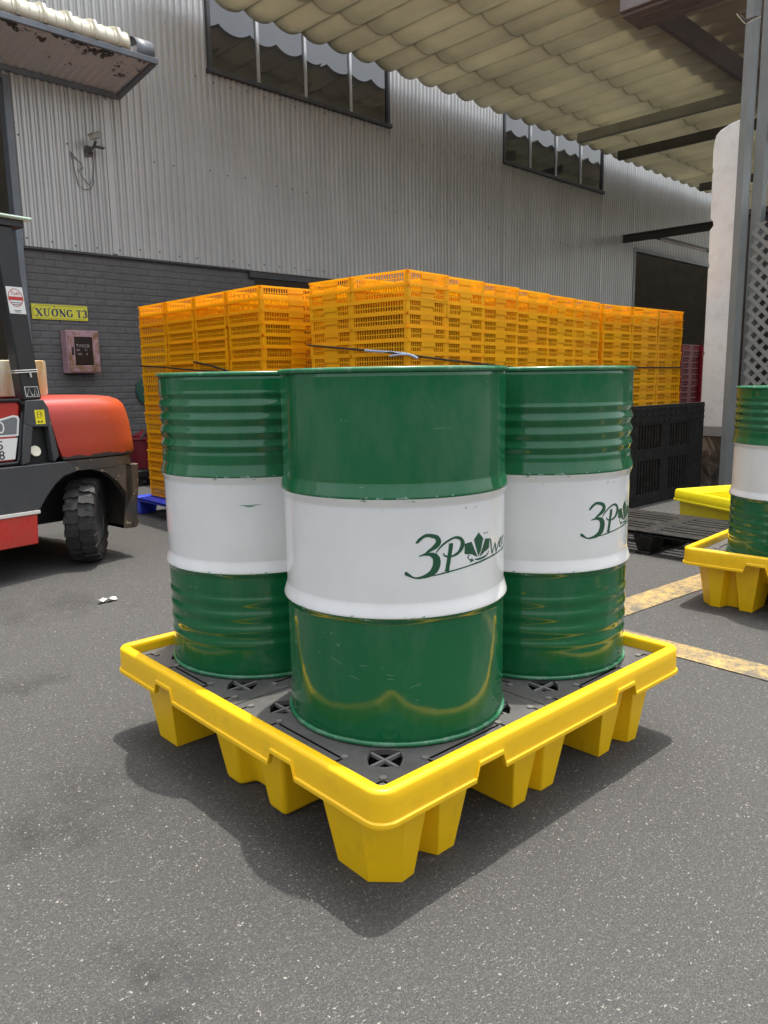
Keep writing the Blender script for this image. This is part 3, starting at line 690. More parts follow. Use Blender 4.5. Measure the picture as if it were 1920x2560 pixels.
def make_drum(label, kind, loc, logo_deg=None, scuff=False):
    t = thing('steel_drum', label, 'drum', loc, 0, 'green and white steel drums')
    prof = drum_profile(kind); mis = [1 if .317 < (prof[i][1]+prof[i+1][1])/2 < .594 else 0 for i in range(len(prof)-1)]
    b = MB(); b.lathe(prof, 128, mis); shell_b = b
    if kind != 0: b.build('shell', ['green', 'white'], t, smooth=60)
    b = MB(); b.lathe([(0, .874), (DR-.012, .874), (DR-.006, .880)], 96); b.build('lid', 'green', t, smooth=40)
    b = MB(); b.lathe([(0, .006), (DR-.006, .006)], 96); b.build('base', 'green', t)
    for z in (.8815, .0062):
        b = MB(); b.tube([((DR+.0005)*cos(2*PI*i/128), (DR+.0005)*sin(2*PI*i/128), z) for i in range(128)], .0062, 10, True); b.build('chime', 'rimsteel', t, smooth=60)
    if logo_deg is not None:
        F = on_drum(prof); b = MB(); a0 = rad(logo_deg)*.2886
        for si, st in enumerate(LOGO_STROKES):
            v = []; k_ = .14 if si < 2 else .07 if si < 5 else .0
            st = [(q[0]+(q[0]-q[2])*k_, q[1]+(q[1]-q[3])*k_, q[2]+(q[2]-q[0])*k_, q[3]+(q[3]-q[1])*k_) for q in st]
            for q in st: v += [F(a0+q[0]/1000, q[1]/1000), F(a0+q[2]/1000, q[3]/1000)]
            b.add(v, [(2*i, 2*i+1, 2*i+3, 2*i+2) for i in range(len(st)-1)])
        for P in LOGO_POLYS: 
            c_ = (sum(q[0] for q in P)/len(P), sum(q[1] for q in P)/len(P)); v = [F(a0+x/1000, z/1000) for x, z in P]
            b.add(v+[F(a0+c_[0]/1000, c_[1]/1000)], [(i, (i+1) % len(P), len(P)) for i in range(len(P))])
        G = lambda x, z: F(a0+x/1000, z/1000)
        ribbon(b, [(304, 452, 3), (313, 456, 4), (321, 463, 5), (318, 469, 5), (309, 464, 5), (305, 454, 6), (309, 447, 6), (318, 447, 4), (328, 454, 3)], G)
        ribbon(b, [(331, 470, 3), (334, 460, 5), (335, 448, 5)], G); ribbon(b, [(335, 455, 3), (341, 466, 5), (350, 468, 5), (353, 464, 4)], G)
        ribbon(b, [(328, 437, 6), (345, 438, 5), (365, 441, 3), (385, 447, 1)], G)
        b.build('printed_logo', 'ink', t, smooth=0)
    if kind == 0:
        F = on_drum(prof); b = shell_b; a0 = rad(223)*.2886
        for (x, z, ln, sl) in ((-.150, .208, .030, -.25), (-.128, .200, .014, -.3), (-.097, .172, .028, -.28), (-.07, .199, .020, .05), (-.007, .181, .022, -.12), (-.003, .170, .018, -.06), (.050, .145, .026, .55), (.066, .150, .012, .5), (.063, .114, .010, .3), (.10, .083, .014, .6), (-.133, .243, .012, .1), (-.128, .238, .009, .8), (-.19, .215, .012, -.4), (.11, .75, .045, .02), (-.06, .62, .010, .2)):
            ribbon(b, [(x, z, .0004), (x+ln*.3, z+ln*.3*sl+.0006, .0012), (x+ln*.7, z+ln*.7*sl, .0009), (x+ln, z+ln*sl, .0003)], lambda u_, v_: F(a0+u_, v_), 2)
        b.build('shell', ['green', 'white', 'scratch'], t, smooth=60)
    if scuff:
        F = on_drum(prof); b = MB(); a0 = rad(scuff)*.2886
        ribbon(b, [(0, .5155, .0006), (.012, .516, .0018), (.022, .5145, .0035), (.03, .515, .0022), (.045, .517, .0016), (.062, .518, .0006)], lambda x, z: F(a0+x, z))
        for i in range(14):
            x = random.uniform(.012, .04); ribbon(b, [(x, .512+random.uniform(-.002, .001), .0008), (x+.004, .5135, .001)], lambda x, z: F(a0+x, z))
        b.build('paint_scuff', 'scuff', t, smooth=0)
    return t
DZ = .2569
make_drum('smooth green drum nearest the camera at front corner of yellow pallet', 0, (.4125, .3867, DZ), 231.13)
make_drum('ribbed green drum at left on pallet with green scuff on white band', 1, (.3908, .9964, DZ), None, 226.3)
make_drum('ribbed green drum at right on foreground pallet, logo half turned away', 2, (1.0039, .38, DZ), 243.7)
dcut = make_drum('green drum cut off by the right edge on second spill pallet', 1, (2.96, .30, DZ), 300); dcut.scale = (.98, .98, .905)

# empty lemon tray behind
e1 = math.atan2(-.50, -.22)
tr_ = thing('spill_tray', 'empty lemon yellow spill tray behind the right drum', 'spill tray', (4.42, 1.66, 0), e1)
b = MB(); LX, LY = 1.25, .62
def rr2(i, z, R=.05, n=6):
    out = []
    for (cx_, cy_, a0) in ((R, R, -PI), (LX-R, R, -PI/2), (LX-R, LY-R, 0), (R, LY-R, PI/2)):
        for k in range(n):
            a = a0+PI/2*k/(n-1); q = max(R-i, .004); out.append((cx_+q*cos(a), cy_+q*sin(a), z))
    return out
b.loft([rr2(.06, .25), rr2(.012, .262), rr2(.006, .212), rr2(-.004, .210), rr2(-.004, .22), rr2(.002, .224), rr2(.004, .28), rr2(.012, .29), rr2(.028, .29), rr2(.034, .282), rr2(.06, .10), rr2(.075, .095)], False, True)
b.build('rim', 'yellowgreen', tr_, smooth=50)
b = MB(); b.loft([rr2(.07, .251), rr2(.10, .0), ], False, True); b.build('body', 'yellowgreen', tr_, smooth=40)

# ------------------------------------------------------------------ pallets under and around the crates
def flat_pallet(label, mat, loc, rz, LX, LY, H=.15, group=None):
    t = thing('plastic_pallet', label, 'pallet', loc, rz, group)
    b = MB(); 
    n = int(LX/.075)
    for i in range(n+1):
        x = i*(LX-.045)/n; b.box(x, x+.045, .012, LY-.012, H-.022, H-.004)
    for y in (0, LY/2-.05, LY-.1): b.box(0, LX, y, y+.1, H-.03, H)
    for x in (0, LX/2-.04, LX-.08):
        for y0, y1 in ((.1, LY/2-.05), (LY/2+.05, LY-.1)): b.box(x, x+.08, y0, y1, H-.029, H-.001)
    b.build('deck', mat, t, bevel=.004)
    for x in (0, LX/2-.09, LX-.18):
        for y in (0, LY/2-.07, LY-.14):
            b = MB(); b.loft([[(x+o, y+o, z), (x+.18-o, y+o, z), (x+.18-o, y+.14-o, z), (x+o, y+.14-o, z)] for z, o in ((.0 if mat != 'blackpl' else .018, .022), (H-.03, .0))]); b.build('leg', mat, t, bevel=.008)
    if mat == 'blackpl':
        for y in (0, LY/2-.05, LY-.1):
            b = MB(); b.box(0, LX, y, y+.1, 0, .018); b.build('runner', mat, t, bevel=.004)
    return t
flat_pallet('bright blue plastic pallet under the left crate block', 'bluepl', (1.90, 3.42, 0), 0, 1.0, 1.90)
flat_pallet('blue plastic pallet hidden under the long row of orange crates', 'bluepl', (2.40, 2.42, 0), rad(9.7), 2.9, .9)
flat_pallet('blue plastic pallet under the right end crates', 'bluepl', (5.30, 2.86, 0), 0, 1.45, .8)
flat_pallet('black slatted pallet lying flat on the asphalt', 'blackpl', (3.47, .78, 0), 0, .72, 1.15)
# upright pallet: deck towards the camera
t = thing('upright_pallet', 'black plastic pallet stood on edge in front of the orange crates', 'pallet', (4.93, 2.30, 0), 0)
b = MB(); LX, H = 1.32, .865
b.box(0, LX, 0, .03, H-.17, H); b.box(0, LX, 0, .03, 0, .10); b.box(0, .13, 0, .03, .10, H-.17); b.box(LX-.28, LX, 0, .03, .10, H-.17)
b.box(.13, LX-.28, .001, .03, .39, .49); b.box(.52, .68, .002, .03, .10, .39); b.box(.52, .68, .002, .03, .49, H-.17)
for x in [.16+.05*i for i in range(18)]:
    if not (.48 < x < .69) and x < LX-.29: b.box(x, x+.022, .004, .028, .10, .39); b.box(x, x+.022, .004, .028, .49, H-.17)
for z in (H-.15, H-.09, H-.04):
    for x in [.05+.1*i for i in range(13)]: b.box(x, x+.07, -.004, .0, z, z+.02)
b.build('deck', 'blackpl', t, bevel=.003)
for x in (.02, LX/2-.08, LX-.18):
    for z in (.02, H/2-.06, H-.14):
        b = MB(); b.box(x, x+.16, .03, .12, z, z+.12); b.build('block', 'blackpl', t, bevel=.006)
# ------------------------------------------------------------------ orange crates
CZ = .08
def crate_mesh(LX, LY, name, mat, H=CZ-.0006):
    """short sides (along x = LX) have a central hand-hold, long sides (along y) run unbroken slats"""
    b = MB(); f = .012
    b.box(f, LX-f, f, LY-f, .0, .006)
    def wall(L, P, handle):
        # P(u, a, b): u along the side, a = depth from outside; build rails and slats
        def bx(u0, u1, d0, d1, z0, z1):
            A = P(u0, d0); B_ = P(u1, d1)
            b.box(min(A[0], B_[0]), max(A[0], B_[0]), min(A[1], B_[1]), max(A[1], B_[1]), z0, z1)
        bx(0.0, L, 0, .012, H-.013, H)                    # top flange
        bx(.006, L-.006, .005, .013, .0, .011)            # foot rail
        bx(.008, L-.008, .0072, .0105, .034, .040)          # mid rail
        bx(.006, .036, .004, .014, .011, H-.013); bx(L-.036, L-.006, .004, .014, .011, H-.013)
        u = .05
        while u < L-.045:
            if handle and abs(u-L/2) < .062: u += .0205; continue
            bx(u, u+.0075, .0075, .0102, .011, H-.013); u += .0205
        if handle:
            bx(L/2-.066, L/2+.066, .001, .0125, .040, H-.013); bx(L/2-.062, L/2+.062, .007, .013, .011, .033)
    wall(LX, lambda u, d: (u, d), True); wall(LX, lambda u, d: (u, LY-d), True)
    wall(LY, lambda u, d: (d, u), False); wall(LY, lambda u, d: (LX-d, u), False)
    me = b.build(name, mat, smooth=0)
    return me
ORD = ['topmost', 'second from the top', 'third from the top', 'fourth from the top', 'fifth from the top', 'sixth from the top', 'seventh from the top', 'eighth from the top', 'ninth from the top', 'tenth from the top', 'tenth from the bottom', 'ninth from the bottom', 'eighth from the bottom', 'seventh from the bottom', 'sixth from the bottom', 'fifth from the bottom', 'fourth from the bottom', 'third from the bottom', 'second from the bottom', 'bottom one']
SHORT = {}
def column(x, y, rz, LX, LY, where, mat='orange', n=20, z0=.152, cname='orange crate', group='stacked orange mesh crates'):
    key = (round(LX, 3), round(LY, 3), mat)
    for k in range(n):
        if key not in SHORT:
            o = crate_mesh(LX, LY, 'plastic_crate', mat); SHORT[key] = o
        else:
            o = SHORT[key].copy(); COL.objects.link(o)
        j = .004
        o.location = (x+random.uniform(-j, j), y+random.uniform(-j, j), z0+k*CZ); o.rotation_euler = (0, 0, rz+random.uniform(-.006, .006))
        tag(o, f'{cname}, {ORD[n-1-k] if n == 20 else (ORD[n-1-k] if n-1-k < 10 else ORD[20-1-k])}, {where}', 'crate', group)
# left block: four columns along y, unbroken long side facing left and right
for (y0, ly), wh in zip(((3.40, .435), (3.845, .46), (4.315, .45), (4.775, .47)), ('corner column of left block', 'second column left of left block corner', 'third column left of left block corner', 'far left column by the brick wall')):
    column(2.035, y0, 0, .60, ly, wh)
# long row: six columns stepping back to the right from the tall corner
A = rad(9.7)
pos = [(2.315, 2.28), (2.725, 2.350), (3.165, 2.430), (3.66, 2.53), (4.18, 2.63), (4.67, 2.705)]
wds = [.405, .435, .475, .50, .475, .47]
for (x, y), lx, wh in zip(pos, wds, ('tall central corner column', 'first column right of central corner', 'second column right of central corner', 'third column right of central corner', 'fourth column right of central corner', 'fifth column right of central corner')):
    column(x, y, rad(6.5), lx, .47 if wh.startswith('tall') else .55, wh)
# column behind the corner on the left face, hand-hold side facing left: turn the crate by 90 degrees
column(2.265+.56, 2.765, PI/2+rad(3), .41, .56, 'column left of the tall central corner')
for x, lx, wh in ((5.25, .50, 'first column of right end block'), (5.755, .49, 'middle column of right end block'), (6.25, .49, 'last column at far right end')):
    column(x, 2.80, 0, lx, .56, wh)
# red crates in the shade beyond
for i, (x, y) in enumerate(((9.15, 4.0), (9.75, 4.0))):
    column(x, y, rad(4), .58, .45, ('nearer dark red stack by the pillar', 'farther dark red stack by the pillar')[i], 'redcr', 19, .01, 'dark red crate', 'dark red crates')

# straps round the crates
def strap(name, label, pts, r=.006, extra=None):
    b = MB(); b.tube(pts, r, 6); o = b.build(name, 'strap')
    return tag(o, label, 'strap')
strap('strapping_band', 'black strap crossing the left crate block from the far left edge', [(2.60, 5.262, 1.262), (2.06, 5.262, 1.266), (2.014, 5.25, 1.266), (2.012, 4.80, 1.242), (2.010, 4.30, 1.210), (2.008, 3.41, 1.17)], .006)
strap('strapping_band', 'short black strap slanting down across the left crate block', [(2.008, 4.30, 1.272), (2.008, 4.05, 1.238), (2.008, 3.85, 1.20), (2.008, 3.5, 1.13)], .007)
t = thing('knotted_strap', 'black strap with pale blue knot on the tall central crate corner', 'strap', (0, 0, 0))
b = MB(); b.tube([(2.245, 3.17, 1.352), (2.25, 2.80, 1.318), (2.265, 2.36, 1.274), (2.292, 2.262, 1.262), (2.42, 2.276, 1.250), (2.72, 2.325, 1.232), (3.16, 2.40, 1.21), (3.66, 2.49, 1.185), (4.2, 2.60, 1.16)], .0065, 6); b.build('band', 'strap', t)
b = MB(); b.tube([(2.258, 2.60, 1.297), (2.262, 2.44, 1.284), (2.28, 2.28, 1.268), (2.33, 2.256, 1.255), (2.36, 2.25, 1.240)], .0085, 6); b.tube([(2.30, 2.25, 1.262), (2.25, 2.27, 1.262), (2.24, 2.36, 1.255)], .006, 6); b.build('knot', 'strapend', t)
strap('strapping_band', 'black strap running level round the right end crates', [(5.25, 2.79, 1.196), (6.74, 2.79, 1.194), (6.75, 3.2, 1.194)], .008)

# ------------------------------------------------------------------ forklift
PHI = rad(10)
fk = thing('forklift', 'worn red and dark grey forklift with its rear wheel steered', 'forklift', (.805, 4.225, 0), PHI)
def plan(xf, xr, hw, z, R=.24, n=7):
    pts = [(xf, -hw, z), ((xf+xr-R)/2, -hw, z)]
    R = min(R, xr-xf-.02)
    for k in range(n): a = -PI/2+PI/2*k/(n-1); pts.append((xr-R+R*cos(a), -hw+R+R*sin(a), z))
    for k in range(n): a = PI/2*k/(n-1); pts.append((xr-R+R*cos(a), hw-R+R*sin(a), z))
    pts += [((xf+xr-R)/2, hw, z), (xf, hw, z)]
    return pts
b = MB(); b.loft([plan(*q) for q in ((-.176, .415, .590, .672), (-.185, .419, .596, .69), (-.208, .414, .596, .76), (-.235, .398, .594, .88), (-.246, .382, .590, .95), (-.252, .368, .580, .992), (-.258, .345, .560, 1.020), (-.264, .305, .525, 1.038), (-.268, .245, .470, 1.047), (-.270, .18, .42, 1.050))]); b.build('counterweight', 'cwred', fk, smooth=50)
b = MB(); b.loft([plan(-.17, .385, .592, z_, R) for z_, R in ((.600, .24), (.663, .24))]); b.loft([[(q[0], q[1], q[2]) for q in plan(.285, .362-.10*max(0, (.5-z_))/.31, .588, z_, .16)] for z_ in (.195, .30, .45, .60)])
arch = [(-.17, .599), (-.225, .56), (-.296, .467), (-.27, .50), (-.20, .562), (-.10, .592), (.0, .598), (.10, .566), (.18, .50), (.24, .41), (.27, .30), (.284, .195), (.286, .599)]
b.prism([(.0, .599), (.10, .567), (.18, .502), (.24, .412), (.27, .302), (.284, .2), (.2845, .5995)], -.588, -.52); b.prism([(.0, .599), (.10, .567), (.18, .502), (.24, .412), (.27, .302), (.284, .2), (.2845, .5995)], .52, .588)
b.build('bumper', 'scrape', fk, smooth=40, bevel=.004)
b = MB(); b.box(-.36, .28, -.33, .33, .26, .599); b.build('axle_housing', 'blackpaint', fk)
sidep = [(-1.75, .392), (-.352, .400), (-.31, .462), (-.25, .53), (-.19, .575), (-.10, .598), (-.172, .664), (-1.75, .655)]
b = MB(); b.prism(sidep, -.60, -.36); b.prism(sidep, .36, .60); b.box(-2.2, -.37, -.36, .36, .25, .64); b.build('chassis', 'chassis', fk, bevel=.006)
for s_ in (-1, 1):
    b = MB(); b.prism([(-.385, .20), (-.376, .376), (-1.35, .37), (-1.35, .20)], *sorted((s_*.605, s_*.40))); b.build('step', 'red', fk, bevel=.006)
    b = MB(); b.box(-1.35, -.36, *sorted((s_*.612, s_*.42)), .3765, .397); b.build('step_trim', 'offwhite', fk, bevel=.003)
    # pillar foot with its recess
    o0, o1 = s_*.601, s_*.545
    b = MB()
    for P in ([(-.382, 1.031), (-.278, 1.034), (-.25, .985), (-.243, .905), (-.262, .874), (-.353, .879), (-.405, .90)], [(-.405, .9005), (-.353, .8795), (-.389, .677), (-.439, .666)], [(-.262, .8745), (-.243, .9055), (-.208, .70), (-.24, .666), (-.248, .672)]):
        b.prism(P, *sorted((o0, o1)))
    b.build('pillar_foot', 'chassis', fk, bevel=.006)
    b = MB(); b.prism([(-.40, .665), (-.40, .90), (-.25, .90), (-.23, .665)], *sorted((s_*.54, s_*.40))); b.build('foot_recess', 'rubberseal', fk)
    b = MB(); b.prism([(-.391, 1.032), (-.282, 1.036), (-.360, 1.975), (-.467, 1.975)], *sorted((s_*.594, s_*.50))); b.build('pillar', 'blackpaint', fk, bevel=.008)
    b = MB(); b.prism([(-1.62, .66), (-1.55, .66), (-1.25, 1.985), (-1.33, 1.985)], *sorted((s_*.594, s_*.51))); b.build('front_pillar', 'blackpaint', fk, bevel=.008)
b = MB(); b.prism([(-1.22, .672), (-.462, .690), (-.410, .97), (-.404, 1.008), (-.425, 1.028), (-1.22, 1.03)], -.575, .575); b.build('engine_hood', 'red', fk, bevel=.015, seg=3)
for y_ in (-.578, .578):
    b = MB(); b.tube([(-1.2, y_, .668), (-.455, y_, .680), (-.443, y_, .70), (-.398, y_, .965), (-.393, y_, 1.006), (-.413, y_, 1.033), (-1.2, y_, 1.036)], .011, 6); b.build('rubber_seal', 'rubberseal', fk)
# decals on the hood side
b = MB(); Y = -.5765; mp = lambda x, z: (x, Y, z)
b.add([mp(*q) for q in ((-.72, .83), (-.431, .832), (-.417, .925), (-.423, .945), (-.452, .95), (-.56, .925), (-.72, .87))], [range(7)], 0)
mp2 = lambda x, z: (x, Y-.0012, z)
b.add([mp2(*q) for q in ((-.72, .843), (-.442, .843), (-.43, .925), (-.436, .936), (-.455, .939), (-.56, .912), (-.72, .862))], [range(7)], 1)
b.add([mp(*q) for q in ((-.72, .70), (-.463, .702), (-.437, .822), (-.72, .82))], [range(4)], 0)
mp3 = lambda x, z: (x, Y-.0022, z)
text_polys('30', .095, lambda x, y_: mp3(-.600+x, .852+y_), b, 0); text_polys('35', .070, lambda x, y_: mp3(-.595+x*1.05, .762+y_), b, 2); text_polys('78', .070, lambda x, y_: mp3(-.592+x*1.05, .706+y_), b, 2)
b.build('side_decal', ['dwhite', 'dgrey', 'dblack'], fk, smooth=0)
# stickers on pillar and pillar foot
b = MB(); Y = -.5955
lean = lambda z: -.084*(z-1.036)
sp = lambda x, z, k=0: (-.336+x+lean(z), Y-.0008*k, z)
b.add([sp(-.047, 1.655), sp(.047, 1.655), sp(.047, 1.51), sp(-.047, 1.51)], [range(4)], 0)
ribbon(b, [(.040*cos(2*PI*i/24), 1.597+.047*sin(2*PI*i/24), .0035) for i in range(25)], lambda x, z: sp(x, z, 1), 1)
b.add([sp(-.042, 1.602, 2), sp(.042, 1.602, 2), sp(.042, 1.584, 2), sp(-.042, 1.584, 2)], [range(4)], 1)
text_polys('Tuân', .027, lambda x, y_: sp(-.029+x, 1.612+y_, 2), b, 1, shear=.3)
for z_, x0, x1 in ((1.570, -.03, .03), (1.560, -.022, .022), (1.528, -.02, .02), (1.520, -.016, .016)): b.add([sp(x0, z_+.0018, 2), sp(x1, z_+.0018, 2), sp(x1, z_-.0018, 2), sp(x0, z_-.0018, 2)], [range(4)], 2)
b.build('round_logo_sticker', ['dwhite', 'dred', 'dgrey'], fk, smooth=0)
b = MB()
b.add([sp(-.040, 1.108), sp(.040, 1.108), sp(.042, 1.050), sp(-.038, 1.050)], [range(4)], 0)
b.add([sp(-.036, 1.105, 1), sp(.037, 1.105, 1), sp(.039, 1.053, 1), sp(-.035, 1.053, 1)], [range(4)], 1)
for x0 in (-.015, .021):
    wd_ = .014 if x0 < 0 else .009
    ribbon(b, [(x0-wd_, 1.060, .0022), (x0, 1.100, .0022), (x0+wd_, 1.060, .0022)], lambda x, z: sp(x, z, 2), 0)
    for q in (-wd_, wd_): ribbon(b, [(x0+q-.003, 1.060, .006), (x0+q+.003, 1.060, .006)], lambda x, z: sp(x, z, 2), 0)
b.build('warning_plate', ['dwhite', 'dblack'], fk, smooth=0)
b = MB(); Y = -.6018; q = lambda x, z, k=0: (x, Y-.0008*k, z)
b.add([q(-.338, .975), q(-.279, .975), q(-.277, .893), q(-.334, .893)], [range(4)], 0)
ribbon(b, [(-.322, .932, .003), (-.322, .965, .003), (-.302, .965, .003), (-.302, .932, .003), (-.322, .932, .003)], lambda x, z: q(x, z, 1), 1)
ribbon(b, [(-.322, .950, .002), (-.302, .950, .002)], lambda x, z: q(x, z, 1), 1); ribbon(b, [(-.300, .958, .002), (-.294, .95, .002), (-.294, .935, .002)], lambda x, z: q(x, z, 1), 1)
for x0 in (-.318, -.300): ribbon(b, [(x0-.006, .907, .009), (x0+.006, .907, .009)], lambda x, z: q(x, z, 1), 1)
b.build('fuel_sticker', ['dyellow', 'dblack'], fk, smooth=0)
b = MB(); b.cyl((-.335, -.560, .735), (0, -1, .35), .032, .012, 20); b.build('filler_cap', 'jerry', fk, bevel=.002)
# guard roof, rails, seat
b = MB()
b.box(-1.42, -.30, -.60, -.55, 1.976, 2.02); b.box(-1.42, -.30, .55, .60, 1.976, 2.02); b.box(-.35, -.30, -.55, .55, 1.976, 2.02); b.box(-1.42, -1.37, -.55, .55, 1.976, 2.02)
for i in range(8): b.box(-1.37, -.35, -.45+.125*i, -.42+.125*i, 1.98, 2.015)
b.build('overhead_guard', 'blackpaint', fk, bevel=.005)
b = MB(); b.add([(-1.5, -.63, 2.03), (-.27, -.63, 2.024), (-.27, .63, 2.024), (-1.5, .63, 2.06)], [(0, 1, 2, 3)]); b.build('guard_sheet', 'greenroof', fk, thick=.014)
b = MB(); b.box(-1.1, -.62, -.24, .24, 1.04, 1.14); b.prism([(-.66, 1.14), (-.50, 1.14), (-.42, 1.60), (-.52, 1.62)], -.22, .22); b.build('seat', 'burgundy', fk, bevel=.03, seg=3)
b = MB(); b.tube([(-.45, -.28, 1.05), (-.43, -.28, 1.26), (-.34, -.1, 1.29), (-.23, .10, 1.315), (-.235, .16, 1.30), (-.33, .16, 1.27)], .012, 8); b.build('grab_bar', 'wire', fk)
b = MB(); z_ = 1.185
for dz in (0, .012): b.tube([(-.418+lean(z_), -.602, z_+dz), (-.285+lean(z_), -.602, z_+dz+.006), (-.275+lean(z_), -.49, z_+dz), (-.418+lean(z_), -.49, z_+dz)], .0035, 6, True)
b.tube([(-.345, -.606, z_+.005), (-.342, -.608, z_-.025)], .006, 6); b.build('wire_tie', 'wire', fk)
# wheels
def wheel(R, wd, loc, steer, lugs=True):
    b = MB(); n = 56
    def ringp(pr): 
        o = len(b.v)
        for y_, r_ in pr:
            for j in range(n): b.v.append((r_*cos(2*PI*j/n), y_, r_*sin(2*PI*j/n)))
        for k in range(len(pr)-1):
            for j in range(n):
                i = (j+1) % n; b.f.append([o+k*n+j, o+k*n+i, o+(k+1)*n+i, o+(k+1)*n+j]); b.mi.append(0)
    h = wd/2
    ringp([(-h*.86, R*.58), (-h*.98, R*.66), (-h, R*.80), (-h*.94, R*.90), (-h*.80, R*.945), (h*.80, R*.945), (h*.94, R*.90), (h, R*.80), (h*.98, R*.66), (h*.86, R*.58), (-h*.86, R*.58)])
    N = 20
    if lugs:
        for k in range(N):
            for s_ in (-1, 1):
                a = 2*PI*(k+(.5 if s_ > 0 else 0))/N
                prof_ = [(0.02, -.34), (.30, -.26), (.62, -.30), (.98, -.20), (1.0, .28), (.62, .20), (.30, .26), (.02, .16)]
                v = []
                for rr_ in (R*.93, R*1.0):
                    for (yy, da) in prof_:
                        r2 = rr_-(.028*R*2 if yy > .9 else 0)
                        aa = a+da*2*PI/N*1.05; v.append((r2*cos(aa), s_*yy*h*.99, r2*sin(aa)))
                m_ = len(prof_); b.add(v, [list(range(m_)), list(range(m_, 2*m_))]+[(i, (i+1) % m_, m_+(i+1) % m_, m_+i) for i in range(m_)])
                b.add([((R*q1)*cos(a+q2*2*PI/N), s_*h*q3, (R*q1)*sin(a+q2*2*PI/N)) for q1, q3 in ((.95, .95), (.80, 1.03), (.80, .98), (.93, .9)) for q2 in (-.2, .2)], [(0, 1, 3, 2), (2, 3, 5, 4), (0, 2, 4, 6), (1, 7, 5, 3), (0, 6, 7, 1)])
    t_ = b.build('wheel', 'rubber', fk, smooth=30); t_.location = loc; t_.rotation_euler = (0, 0, steer)
    b = MB(); n2 = 40
    def ring2(pr):
        b.loft([[(r_*cos(2*PI*j/n2), y_, r_*sin(2*PI*j/n2)) for j in range(n2)] for y_, r_ in pr], True, True)
    ring2([(-h*.80, R*.585), (-h*.84, R*.55), (-h*.45, R*.48), (-h*.40, R*.26), (-h*.62, R*.22), (-h*.64, R*.12), (h*.64, R*.12), (h*.62, R*.22), (h*.4, R*.26), (h*.45, R*.48), (h*.84, R*.55), (h*.80, R*.585)])
    for k in range(6): b.cyl((R*.36*cos(k*PI/3), -h*.40, R*.36*sin(k*PI/3)), (0, -1, 0), .012, .012, 6)
    b.build('rim', 'chassis', t_, smooth=35)
    return t_
wheel(.268, .18, (.018, -.46, .268), rad(48))
wheel(.268, .18, (.018, .46, .268), rad(48))
wheel(.34, .22, (-1.62, -.46, .34), 0); wheel(.34, .22, (-1.62, .46, .34), 0)
b = MB()
for y_ in (-.30, .30): b.box(-2.12, -2.02, y_-.05, y_+.05, .08, 2.0)
b.box(-2.11, -2.03, -.25, .25, 1.9, 1.98); b.box(-2.11, -2.03, -.25, .25, .5, .58); b.build('mast', 'blackpaint', fk, bevel=.006)
for y_ in (-.28, .28):
    b = MB(); b.box(-3.1, -2.16, y_-.05, y_+.05, .06, .10); b.box(-2.16, -2.122, y_-.05, y_+.05, .06, .60); b.build('fork', 'blackpaint', fk, bevel=.005)
# stained plastic jerrycan on the hood
e_ = Vector((cos(PHI), sin(PHI), 0)); n_v = Vector((-sin(PHI), cos(PHI), 0)); O_ = Vector((.805, 4.225, 0))
jl = O_+e_*-.40+n_v*-.27+Vector((0, 0, 1.053))
t = thing('jerrycan', 'stained cream plastic container resting on the forklift hood', 'container', jl, PHI)
b = MB()
def jloop(z, s_): 
    pts = []
    for i in range(40):
        x = -.25+.5*i/39; pts.append((x*s_, (-.15-.010*cos(i/39*2*PI*3))*s_, z))
    for i in range(40):
        x = .25-.5*i/39; pts.append((x*s_, (.15+.010*cos(i/39*2*PI*3))*s_, z))
    return pts
b.loft([jloop(z, s_) for z, s_ in ((0, .95), (.012, 1), (.19, 1), (.205, .985), (.208, .93))]); b.build('body', 'jerry', t, smooth=45)
b = MB(); b.cyl((-.15, 0, .206), (0, 0, 1), .035, .03); b.build('cap', 'jerry', t, bevel=.004)
# ------------------------------------------------------------------ things on and by the wall
def wall_thing(name, label, cat, s_, y_, z_):
    return thing(name, label, cat, Vector((3, 8, 0))+Matrix.Rotation(WA, 3, 'Z') @ Vector((s_, y_, z_)), WA)
t = wall_thing('wall_sign', 'yellow name plate reading XƯỞNG T3 on the grey brick', 'sign', -.922, -.0035, 1.836)
W_, H_ = .632, .165
b = MB(); b.box(0, W_, -.008, 0, 0, H_); b.build('plate', 'signyellow', t, bevel=.002)
b = MB(); g = .014; cc_ = .035
path = [(g+cc_, g), (W_-g-cc_, g), (W_-g-cc_*.6, g+cc_*.6), (W_-g, g+cc_), (W_-g, H_-g-cc_), (W_-g-cc_*.6, H_-g-cc_*.6), (W_-g-cc_, H_-g), (g+cc_, H_-g), (g+cc_*.6, H_-g-cc_*.6), (g, H_-g-cc_), (g, g+cc_), (g+cc_*.6, g+cc_*.6), (g+cc_, g)]
for i in range(len(path)-1): ribbon(b, [(*path[i], .004), (*path[i+1], .004)], lambda x, z: (x, -.0088, z))
b.build('border', 'signgrey', t, smooth=0)
b = MB(); LH = .083; zb = .034
def L(pts, x0, sx=1.0): ribbon(b, [(x0+p_[0]*LH*sx, zb+p_[1]*LH, p_[2]*LH) for p_ in pts], lambda x, z: (x, -.009-.0001*random.random(), z))
def serif(x0, cx_, z_, wd_): L([(cx_-wd_/2, z_, .07), (cx_+wd_/2, z_, .07)], x0)
def arcp(cx_, cz_, rx, rz_, a0, a1, wf, n=16): return [(cx_+rx*cos(rad(a0+(a1-a0)*i/n)), cz_+rz_*sin(rad(a0+(a1-a0)*i/n)), wf(rad(a0+(a1-a0)*i/n))) for i in range(n+1)]
thick = lambda a: .08+.16*abs(cos(a))
x = .040   # X
